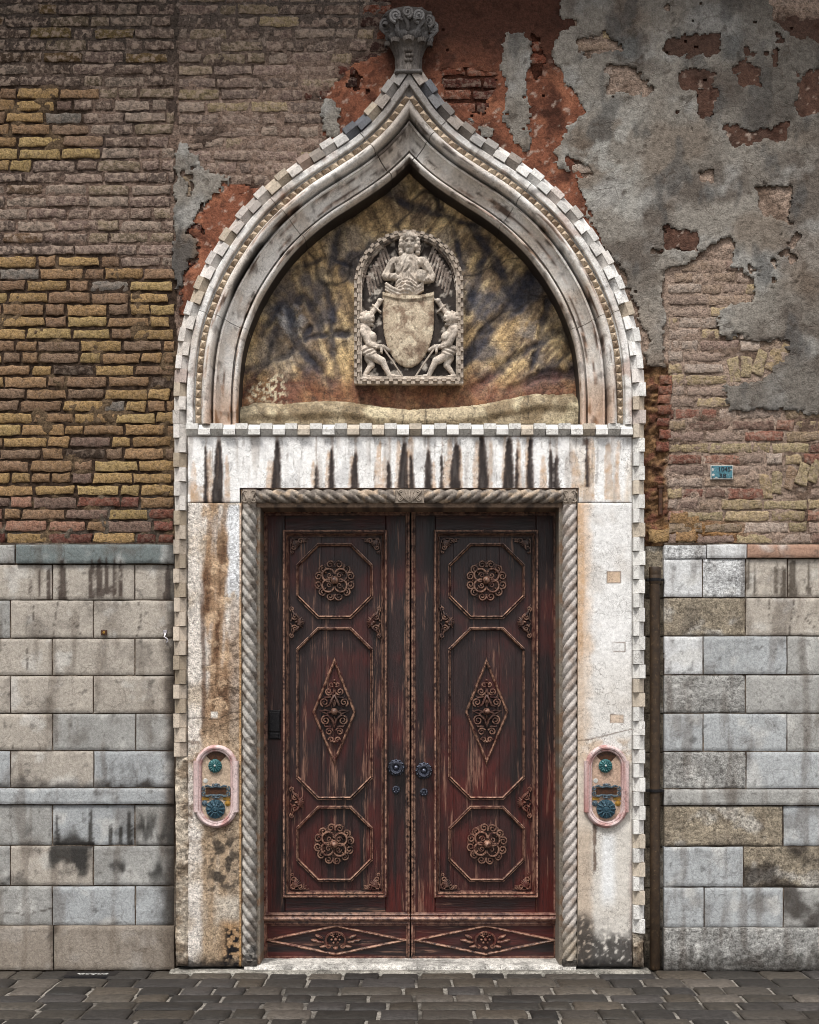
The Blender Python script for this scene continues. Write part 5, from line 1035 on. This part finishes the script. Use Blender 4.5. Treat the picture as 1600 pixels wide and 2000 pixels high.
def orn_corner():
    m = MB(); m.spiral(8, 22, 6, 4.2, 1.4, 1.8, 2.6); m.spiral(22, 8, 6, .5, -1.4, 1.8, 2.6); m.spiral(8, 8, 6.5, .8, 1.3, 1.7, 2.6); m.spiral(6, 31, 3.6, 4, -1.2, 1.3, 2.2); m.spiral(31, 6, 3.6, .7, 1.2, 1.3, 2.2)
    for a in (.35, .6, .8, 1.0, 1.25): m.tube([(6, 6), (6 + 9 * math.cos(a), 6 + 9 * math.sin(a)), (6 + 19 * math.cos(a), 6 + 19 * math.sin(a))], [1.4, 2.6, .9], [2, 4, 2])
    m.tube([(2, 4), (2, 24), (3, 38)], [1.7, 1.5, .6], 2); m.tube([(4, 2), (24, 2), (39, 3)], [1.7, 1.5, .6], 2); m.dome(13, 13, 3, 3, 4, 2)
    return m.mesh('corner_carving', M['carving'], KD)
def orn_side():
    m = MB()
    for s in (-1, 1):
        m.spiral(11, s * 12, 7, s * 3.6, s * 1.3, 2, 2.8); m.spiral(5, s * 26, 4.8, s * 4.4, -s * 1.3, 1.6, 2.6); m.tube([(22, s * 3), (16, s * 12), (8, s * 18), (2, s * 35)], [1.6, 2.6, 2.2, .7], [3, 4, 3, 2]); m.tube([(2, s * 2), (6, s * 8), (3, s * 20)], [1.5, 2, 1], 2)
        for a in (.1, .35, .62): m.tube([(12, 0), (20, s * 8 * a), (29 - 6 * a, s * 17 * a)], [1.6, 2.8, 1], [2.5, 4.5, 2.5])
    m.dome(14, 0, 4, 3, 4, 3)
    return m.mesh('side_carving', M['carving'], KD)
def orn_low():
    m = MB(); t = np.linspace(-.6, math.pi + .6, 24); m.tube(np.stack([17 * np.cos(t), -2 + 16 * np.sin(t)], 1), 2.2, 3); m.spiral(-6, 10, 4.5, 0, 1.2, 1.6, 3); m.spiral(6, 10, 4.5, math.pi, -1.2, 1.6, 3); m.dome(0, 0, 3.5, 3.5, 4, 3)
    for k in range(6): a = k * math.pi / 3; m.dome(7 * math.cos(a), 7 * math.sin(a) - .5, 2.6, 2.6, 3, 2)
    for s in (-1, 1):
        for (x, y, l, r_) in ((22, -6, 16, .15), (24, 2, 15, .5), (16, -13, 14, -.15), (30, -3, 15, .1)): m.dome(s * (x + l * .4 * math.cos(r_)), y + l * .4 * math.sin(r_), l * .55, 3.0, 4, 1, s * r_)
        m.spiral(s * 12, -13, 4.5, 1 if s > 0 else 2.1, -s * 1.3, 1.5, 3)
    m.dome(0, -17, 5, 3.4, 4, 2); return m.mesh('foot_carving', M['carving'], KD)
OR, OD, OC, OS, OL = orn_rosette(), orn_diamond(), orn_corner(), orn_side(), orn_low()
MOULD = [(0, 0, .2), (.6, 5.5, .6), (2.2, 7.5, .9), (4.6, 7.0, .5), (5.4, 3.6, .1), (7.0, 3.4, .15), (7.6, 5.2, .6), (9.4, 4.8, .6), (11, 1.2, .25), (12.6, .8, .1), (13.2, -1, .1)]
THIN = [(-3.6, -.5, 0), (-3.1, 6.4, .5), (-1.1, 8.6, 1.0), (.3, 4.4, .05), (1.0, 5.8, .3), (2.8, 5.4, 1.0), (3.6, -.5, 0)]
FINE = [(-3.0, -.5, 0), (-2.5, 4.4, .4), (-.9, 6.0, .8), (.4, 3.2, .05), (1.0, 4.2, .3), (2.3, 3.8, .8), (3.0, -.5, 0)]
DIA = [(-3.0, -.5, .1), (-2.4, 4.2, .5), (0, 6.6, 1.0), (2.4, 4.0, .5), (3.0, -.5, .1)]
def door_leaf(mir, label):
    fu = (lambda u: 2 * 802.0 - u) if mir else (lambda u: u)
    U0 = 653.0
    lf = thing('door_leaf', label, 'door', (WX(fu(657), YD), YD, WZ(1876, YD)), 'pair of carved door leaves')
    base = (WX(fu(U0), YD), YD, WZ(1876, YD)); fx = -1 if mir else 1
    def P(u, v): return (u - U0, 1876 - v)
    def pm(name, m, mat, label=None): return put(name, m.mesh(name, mat, KD), lf, base, scale=(fx, 1, 1), label=label)
    def bx(name, u0, v0, u1, v1, o0, o1, mat, bev=.8, w=0):
        m = MB(); a, b = P(u0, v1), P(u1, v0); m.box(a[0], a[1], b[0], b[1], o0, o1, w, bev); return pm(name, m, mat)
    # panel boards behind, individual planks
    e = [561, 596, 628, 654, 688, 718, 750]
    for i in range(6): bx('plank', e[i] + .1, 1042, e[i + 1] - .1, 1746, -7, random.Random(i * 3 + mir).uniform(-.2, .2), M['wood'], .25)
    bx('stile', 514.5, 999, 557, 1797, -7, 6.5, M['wood'], 1.2); bx('stile', 754, 999, 801.2, 1797, -7, 6.5, M['wood'], 1.2); bx('rail', 557.3, 999, 753.7, 1039, -7, 6.2, M['woodh'], 1.2); bx('rail', 557.3, 1749, 753.7, 1797, -7, 6.2, M['woodh'], 1.2)
    def loop(u0, v0, u1, v1): return [P(u0, v1), P(u1, v1), P(u1, v0), P(u0, v0)]
    m = MB(); m.strip(loop(553, 1036, 757, 1752)[::1], [(o, h * 1.4 + 7.2 if i < 7 else h + 3.0, w) for i, (o, h, w) in enumerate(MOULD)], True); pm('panel_moulding', m, M['wood'])
    m = MB(); m.strip(loop(515, 999.5, 800.9, 1796), [(0, 5, .1), (.8, 10, .5), (3.2, 11.5, .8), (5.4, 9, .3), (6.4, 10, .5), (8.4, 9.2, .3), (9.4, 6, .1)], True); pm('edge_moulding', m, M['wood'])
    def octo(cu, v0, v1, w, tw, cut):
        return [P(cu - tw, v0), P(cu + tw, v0), P(cu + w, v0 + cut), P(cu + w, v1 - cut), P(cu + tw, v1), P(cu - tw, v1), P(cu - w, v1 - cut), P(cu - w, v0 + cut)]
    for (v0, v1) in ((1064, 1206), (1228, 1559), (1577, 1719)):
        o = octo(653.5, v0, v1, 72.5, 31.5, 41)
        for q, pr, nm in (([o[7], o[0], o[1], o[2]], THIN, 'octagon_moulding'), ([o[3], o[4], o[5], o[6]], THIN, 'octagon_moulding'), ([o[2], o[3]], FINE, 'octagon_side'), ([o[6], o[7]], FINE, 'octagon_side')):
            m = MB(); m.strip(q, pr); pm(nm, m, M['wood'])
    m = MB(); m.strip([P(653.5, 1291), P(693, 1391), P(653.5, 1488), P(613, 1391)], DIA, True); pm('diamond_moulding', m, M['wood'])
    def orn(me, u, v, sx=1, sy=1, o=1.0, rot=0): return put(me.name.split('.')[0], me, lf, (WX(fu(u), YD), YD - o * KD, WZ(v, YD)), (0, rot, 0), (sx * fx, 1.7, sy))
    orn(OR, 654, 1134.5, 1.02, 1.02); orn(OR, 653, 1648, 1.02, -1.02, rot=.08); orn(OD, 653.5, 1391)
    orn(OC, 566, 1050, 1, -.92); orn(OC, 745, 1050, -1, -.92); orn(OC, 566, 1739, 1, 1); orn(OC, 745, 1739, -1, 1)
    orn(OS, 566, 1216); orn(OS, 745, 1216, -1); orn(OS, 566, 1567)
    # foot: drip rail and lozenge panel
    m = MB(); a = P(515, 1800); b = P(801.2, 1800); pr = [(-14, -1, .1), (-13, 8, .3), (-9, 12, .5), (-6, 10, .3), (-4.5, 13, .7), (-1, 15, .9), (2, 13, .6), (3.4, 9, .2), (6, 8, .3), (7, 5, .2), (8, -3, .1)]; m.strip([(a[0], a[1] + 6), (b[0], b[1] + 6)], [(-o, h, w) for o, h, w in pr]); pm('drip_rail', m, M['woodh'])
    bx('foot_board', 517, 1799, 797, 1871, -7, 1.0, M['woodh'], .6)
    m = MB(); m.strip(loop(514.5, 1800, 801.2, 1875.5), [(0, -3, .1), (.5, 7, .4), (3.5, 8, .7), (5.5, 5, .3), (7, 5.4, .5), (8.5, 1, .2)], True); pm('foot_moulding', m, M['woodh'])
    m = MB(); m.strip([P(522, 1836), P(656, 1863.5), P(791, 1836), P(656, 1808.5)], DIA, True); pm('lozenge_moulding', m, M['woodh']); orn(OL, 656, 1834, 1.12, 1.0)
    # knob and lock
    ku, kv, lv = (774, 1499, 1542) if not mir else (2 * 802 - 828, 1505, 1547)
    m = MB(); m.disc(0, 0, [(16, 6), (15.5, 9), (13, 10), (7, 11), (6, 17), (11.5, 18), (12.8, 21), (12.4, 24), (10.8, 25.5), (8.2, 25), (7.6, 22), (6.2, 21.5), (5, 23), (3, 25), (.4, 25.8)][::-1], 24, 0)
    for k in range(12): a = 2 * math.pi * k / 12; m.dome(14.6 * math.cos(a), 14.6 * math.sin(a), 2.6, 2.6, 3, 8)
    k1 = put('knob', m.mesh('knob', M['knob'], KD), lf, (WX(fu(ku), YD), YD, WZ(kv, YD)))
    m = MB(); m.disc(0, 0, [(.4, 11), (3, 11), (3.6, 9.5), (5, 10), (7.6, 9), (8.2, 5)], 20, 0)
    for k in range(6): a = 2 * math.pi * k / 6; m.dome(5.4 * math.cos(a), 5.4 * math.sin(a), 2.4, 2.4, 2.5, 9)
    put('lock', m.mesh('lock', M['knob'], KD), lf, (WX(fu(ku), YD), YD, WZ(lv, YD)))
    if not mir:
        m = MB(); a, b = P(525, 1444), P(549, 1387); m.box(a[0], a[1], b[0], b[1], 5, 9, 0, 1); m.box(a[0] + 2, a[1] + 15, b[0] - 2, b[1] - 4, 8.8, 11, 0, .8); m.box(a[0] + 3, a[1] + 2, b[0] - 3, a[1] + 12, 8.8, 11.5, 0, 1)
        for k in range(5): m.dome(a[0] + 6 + (k % 2) * 11, a[1] + 18 + k * 7, 1.5, 1.5, 1.5, 10.8)
        put('lock_plate', m.mesh('lock_plate', M['iron'], KD), lf, base, label='black iron plate on the left stile')
    return lf
door_leaf(False, 'left carved red brown door leaf with black iron plate on its outer stile'); door_leaf(True, 'right carved red brown door leaf without an iron plate on its outer stile')
def rebate(U, V): return np.broadcast_to(L(30, 18, 16), U.shape + (3,))
slab('door_rebate', 495, 975, 1110, 1890, YD + .03, YD + .08, 60, rebate, None, None, M['carved'], portal)

# ------------------------------------------------------------------ bell panels on the jambs
def bell_panel(uc, label, sd, tint):
    YB = YP; K = (D + YB) / D / S; t = thing('bell_panel', label, 'bell panel', (WX(uc, YB), YB, WZ(1618, YB)), 'bell panels on the jambs'); org = (WX(uc, YB), YB, WZ(1536, YB))
    def stad(r, yc, n=18): return [(r * math.cos(a), yc + r * math.sin(a)) for a in np.linspace(0, math.pi, n)] + [(r * math.cos(a), -yc + r * math.sin(a)) for a in np.linspace(math.pi, 2 * math.pi, n)]
    def ringc(base):
        return base
    m = MB(); m.strip(stad(41, 40), [(-.5, -2, 0), (0, 4, 0), (1.5, 7.5, 0), (4.5, 9.2, 0), (7.5, 8.2, 0), (9, 5.6, 0), (9.6, 6.8, 0), (11.4, 6.2, 0), (12.2, 3.2, 0), (13.4, 0.8, 0)], True)
    me = m.mesh('surround', M['marble'], K, True); V = np.empty(len(me.vertices) * 3); me.vertices.foreach_get('co', V); V = V.reshape(-1, 3) / K
    def colr(V):
        c = mixc(np.broadcast_to(L(206, 186, 184), (len(V), 3)).copy(), L(176, 134, 130), ss(-.1, .35, fbm(V[:, 0] + sd * 100, V[:, 2], 22, 4, sd))); return mixc(c, L(150, 96, 90), ss(.25, .45, fbm(V[:, 0] + sd * 50, V[:, 2], 14, 4, sd + 3)) * .6 * tint)
    def setcol(me, c):
        a = me.attributes.new('Col', 'FLOAT_COLOR', 'POINT'); q = np.ones((len(c), 4)); q[:, :3] = c; a.data.foreach_set('color', q.ravel())
    setcol(me, colr(V)); put('surround', me, t, org)
    for sx in (-1, 1):
        m = MB(); m.strip([(sx * 44, 50), (sx * 44, -50)] if sx < 0 else [(sx * 44, -50), (sx * 44, 50)], [(0, -2, 0), (0, 5, 0), (1.5, 8.2, 0), (5.5, 10, 0), (9.5, 9, 0), (11, 6.2, 0), (11.6, 7.4, 0), (13.5, 6.8, 0), (14.5, 3, 0), (15, -1, 0)]); me = m.mesh('side_cheek', M['marble'], K, True)
        V = np.empty(len(me.vertices) * 3); me.vertices.foreach_get('co', V); setcol(me, colr(V.reshape(-1, 3) / K)); put('side_cheek', me, t, org)
    m = MB(); n = 22; pts = stad(29.5, 40); m.add([(x, y, .9) for x, y in pts], [tuple(range(len(pts)))]); me = m.mesh('back_plate', M['carved'], K, False)
    setcol(me, np.broadcast_to(L(178, 158, 138) if tint < .8 else L(176, 150, 132), (len(pts), 3))); put('back_plate', me, t, org)
    m = MB(); V = [(r * math.cos(a), 40 + r * math.sin(a), 1.5) for r in (12, 28) for a in np.linspace(.25 * math.pi, .75 * math.pi, 12)]; m.add(V, [(k, k + 1, 13 + k, 12 + k) for k in range(11)]); put('fan_opening', m.mesh('fan_opening', M['dark'], K, False), t, org)
    def rosette(nm, x, y, r, h, mat, petals):
        m = MB(); m.disc(x, y, [(.4, h), (r * .16, h), (r * .2, h - 1.5), (r * .34, h - 2), (r * .4, h - .6), (r * .5, h - 2), (r * .95, h - 3.5), (r, 0)], 26)
        for k in range(petals):
            a = 2 * math.pi * k / petals; m.tube([(x + r * .42 * math.cos(a), y + r * .42 * math.sin(a)), (x + r * .7 * math.cos(a), y + r * .7 * math.sin(a)), (x + r * .98 * math.cos(a), y + r * .98 * math.sin(a))], [r * .05, r * .10, r * .07], [h - 2, h - 1.2, h - 3], n=5)
        return put(nm, m.mesh(nm, M[mat], K), t, org)
    rosette('bell_rosette', -2, 40, 13.5, 8, 'teal', 14); rosette('speaker_rosette', -1, -44, 19, 10, 'blue', 12)
    m = MB(); m.dome(-2, 40.5, 2.4, 2.4, 2.5, 7.6); put('bell_push', m.mesh('bell_push', M['pale'], K), t, org)
    m = MB()
    for sy in (-1, 1):
        m.tube([(-22, sy * 9), (-16, sy * 10.5), (-9, sy * 7.4), (0, sy * 9.4), (9, sy * 7.4), (16, sy * 10.5), (22, sy * 9)], [1.6, 2.2, 1.8, 2.4, 1.8, 2.2, 1.6], 4)
        m.spiral(-5, sy * 11.5, 3, 0, 1.0, 1.2, 4); m.spiral(5, sy * 11.5, 3, math.pi, -1.0, 1.2, 4); m.dome(0, sy * 12.5, 4.5, 2.6, 3, 3)
        for sx in (-1, 1): m.spiral(sx * 23.5, sy * 4.6, 4.2, math.pi / 2 * sy, sx * sy * -1.1, 1.6, 4)
    fr = put('name_frame', m.mesh('name_frame', M['steel'], K), t, (org[0] - .0 * K, org[1], org[2] - 9 * K)); m = MB(); m.box(-20, -6, 20, 6, 1, 2.4, 0, .4); put('name_plate', m.mesh('name_plate', M['dark'], K), t, (org[0], org[1], org[2] - 9 * K))
    for sx in (-1, 1):
        m = MB(); m.box(sx * 21 - 7.5, -27, sx * 21 + 7.5, -21.5, .8, 2, 0, .3); put('brass_tag', m.mesh('brass_tag', M['brass'], K), t, org)
        m = MB(); m.disc(sx * 22.5, -33, [(.4, 4.2), (2.4, 4), (3.2, 2.4), (5.4, 2), (6, .5)], 18); put('screw_boss', m.mesh('screw_boss', M['brass' if sx > 0 else 'steel'], K), t, org)
    m = MB(); m.disc(-21, 11, [(.4, 1.6), (4, 1.6), (4.8, .8)], 16); put('sticker', m.mesh('sticker', M['pale'], K), t, org)
    return t
bell_panel(422.5, 'pink marble bell panel with green bronze rosettes on the stained left jamb', 3, .5); bell_panel(1184.5, 'rosier marble bell panel with green bronze rosettes on the white right jamb', 8, 1.0)

# ------------------------------------------------------------------ drainpipe, number plate, hook, ring bolt, cramp, cover
dp = thing('drainpipe', 'dark brown vertical drainpipe beside the right edge of the doorway', 'pipe', (WX(1280), -.02, 0))
def lathe(name, prof, mat, par, x, y, n=20, colr=None):
    V = [(r * math.cos(2 * math.pi * k / n), r * math.sin(2 * math.pi * k / n), z) for r, z in prof for k in range(n)]; F = [(i * n + k, i * n + (k + 1) % n, (i + 1) * n + (k + 1) % n, (i + 1) * n + k) for i in range(len(prof) - 1) for k in range(n)] + [tuple(range(n - 1, -1, -1)), tuple((len(prof) - 1) * n + k for k in range(n))]
    me = mesh(name, V, F, mat, None if colr is None else np.broadcast_to(colr, (len(V), 3)), True, recalc=True); me.set_sharp_from_angle(angle=math.radians(40)); return put(name, me, par, (x, y, 0))
px, py, R = WX(1279.5, -.02), -.018, 10.2 / S
lathe('pipe', [(R * .8, .0), (R, .012), (R, .6), (R * 1.01, .605), (R, .61), (R, WZ(1134)), (R * 1.02, WZ(1132))], M['pipe'], dp, px, py)
lathe('socket', [(R * 1.0, WZ(1141)), (R * 1.13, WZ(1139)), (R * 1.16, WZ(1126)), (R * 1.08, WZ(1124)), (R * 1.14, WZ(1122)), (R * 1.16, WZ(1110)), (R * 1.05, WZ(1108))], M['pipe'], dp, px, py)
for v in (1133, 1544):
    br = lathe('bracket', [(R * 1.02, WZ(v + 3)), (R * 1.22, WZ(v + 2.6)), (R * 1.22, WZ(v - 2.6)), (R * 1.02, WZ(v - 3))], M['iron'], dp, px, py)
    m = MB(); m.box(-17, -2.2, -9, 2.2, -10, 4, 0, .5); m.box(9, -2.2, 18, 2.2, -10, 4, 0, .5); put('bracket_lug', m.mesh('bracket_lug', M['iron']), br, (px, py, WZ(v)))
def textmesh(name, s, size, mat, shear=0.0):
    cu = bpy.data.curves.new(name, 'FONT'); cu.body = s; cu.size = size; cu.extrude = .0006; cu.align_x = 'CENTER'; cu.align_y = 'CENTER'; cu.shear = shear; o = bpy.data.objects.new(name, cu); COL.objects.link(o)
    dg = bpy.context.evaluated_depsgraph_get(); me = bpy.data.meshes.new_from_object(o.evaluated_get(dg)); bpy.data.objects.remove(o); me.name = name; me.materials.clear(); me.materials.append(mat); return me
npl = thing('number_plate', 'small blue enamel house number plate on the right brick wall', 'sign', (WX(1409), -.014, WZ(937)))
m = MB(); m.box(-22, -13.5, 22, 13.5, -3, 1.2, 0, .6); put('rim', m.mesh('rim', M['pale']), npl, (WX(1409), -.014, WZ(923.5)))
m = MB(); m.box(-20.5, -11.5, 20.5, 12.6, 0, 1.7, 0, .3); put('plate', m.mesh('plate', M['enamel']), npl, (WX(1409), -.014, WZ(923.5)))
m = MB(); m.dome(-18, 5, 2.5, 4, .4, 1.75); m.dome(-17, -5, 3.4, 3, .4, 1.75); m.dome(-11, -10, 3, 1.6, .4, 1.75); m.dome(17, 5, 3, 2, .4, 1.75); put('chipped_enamel', m.mesh('chipped_enamel', M['pale']), npl, (WX(1409), -.014, WZ(923.5)))
put('digits', textmesh('digits', '1045', .040, M['letter']), npl, (WX(1413.5), -.0215, WZ(918)), (math.pi / 2, 0, 0), (1, 1, 1)); put('digits', textmesh('digits', '38', .040, M['letter']), npl, (WX(1410), -.0215, WZ(930.5)), (math.pi / 2, 0, 0), (1.2, .9, 1))
for x in (-18, 18):
    for y in (-10.5, 10.5): m = MB(); m.dome(x, y, 1.5, 1.5, 1.2, 1.6); put('screw', m.mesh('screw', M['iron']), npl, (WX(1409), -.014, WZ(923.5)))
hk = thing('wall_hook', 'small bright metal hook on the left plinth beside the doorway', 'hook', (WX(324), -.024, WZ(1254)))
m = MB(); m.box(-3.5, 4, 4, 11, -1, 2, 0, .6); put('hook_plate', m.mesh('hook_plate', M['chrome']), hk, (WX(324), -.024, WZ(1242)))
m = MB(); m.tube([(0, 6), (1, 2), (-1, -2), (2, -4), (6, -7), (6.5, -11), (4, -14)], 1.5, [2, 5, 7, 8, 8, 8, 8], n=8); m.dome(3, -7, 2, 2, 2, 6); put('hook_arm', m.mesh('hook_arm', M['chrome']), hk, (WX(324), -.024, WZ(1242)))
bo = thing('wall_bolt', 'small brassy square bolt set in the left plinth stones', 'bolt', (WX(205), -.024, WZ(1241)))
m = MB(); m.box(-6, -5, 6, 5, -1, 1.6, 0, .6); put('bolt_plate', m.mesh('bolt_plate', M['dark']), bo, (WX(205), -.024, WZ(1236))); m = MB(); m.disc(0, 0, [(.4, 3), (2, 3), (2.6, 1.6), (3.4, 1.4)], 14); put('bolt_head', m.mesh('bolt_head', M['brass']), bo, (WX(205), -.024, WZ(1236)))
cr = thing('iron_cramp', 'rusty upright iron cramp in the crumbling brick right of the arch', 'cramp', (WX(1291), .0, WZ(1006)))
m = MB(); m.box(-4, -28, 4, 28, -4, 3.5, 0, 1); m.box(-6, 24, 6, 30, -3, 5, 0, 1); put('cramp_bar', m.mesh('cramp_bar', M['dark']), cr, (WX(1290), .0, WZ(978)))
cvx, cvy = (WX(150) + WX(245)) / 2, vdepth(1904)
cv = thing('valve_cover', 'dark iron utility cover with raised pale mark in the paving', 'cover', (WX(188), cvy, 0))
def flat(name, x0, x1, y0, y1, z0, z1, mat, skew=0): 
    P = [(x0, y0, z0), (x1, y0, z0), (x1, y1, z0), (x0, y1, z0), (x0 + .003, y0 + .003, z1), (x1 - .003, y0 + .003, z1), (x1 - .003, y1 - .003, z1), (x0 + .003, y1 - .003, z1)]; c = np.mean(P, 0); me = mesh(name, np.array(P) - c, [(0, 1, 5, 4), (1, 2, 6, 5), (2, 3, 7, 6), (3, 0, 4, 7), (4, 5, 6, 7)], mat, None, False); return put(name, me, cv, c)
flat('cover_frame', WX(140), WX(246), cvy - .075, cvy + .085, -.03, .0035, M['iron']); flat('cover_lid', WX(145), WX(241), cvy - .062, cvy + .072, -.02, .0065, M['iron'])
put('cover_mark', textmesh('cover_mark', 'acqua', .075, M['pale'], .3), cv, (WX(196), cvy, .0072), (0, 0, 0), (1, 1, 1))
for x in (-.10,): m = MB(); m.disc(0, 0, [(.4, .4), (2.6, .4), (3, 0)], 12); put('cover_stud', m.mesh('cover_stud', M['pale']), cv, (WX(168), cvy, .0066), (math.radians(-90), 0, 0))
bpy.context.view_layer.update()
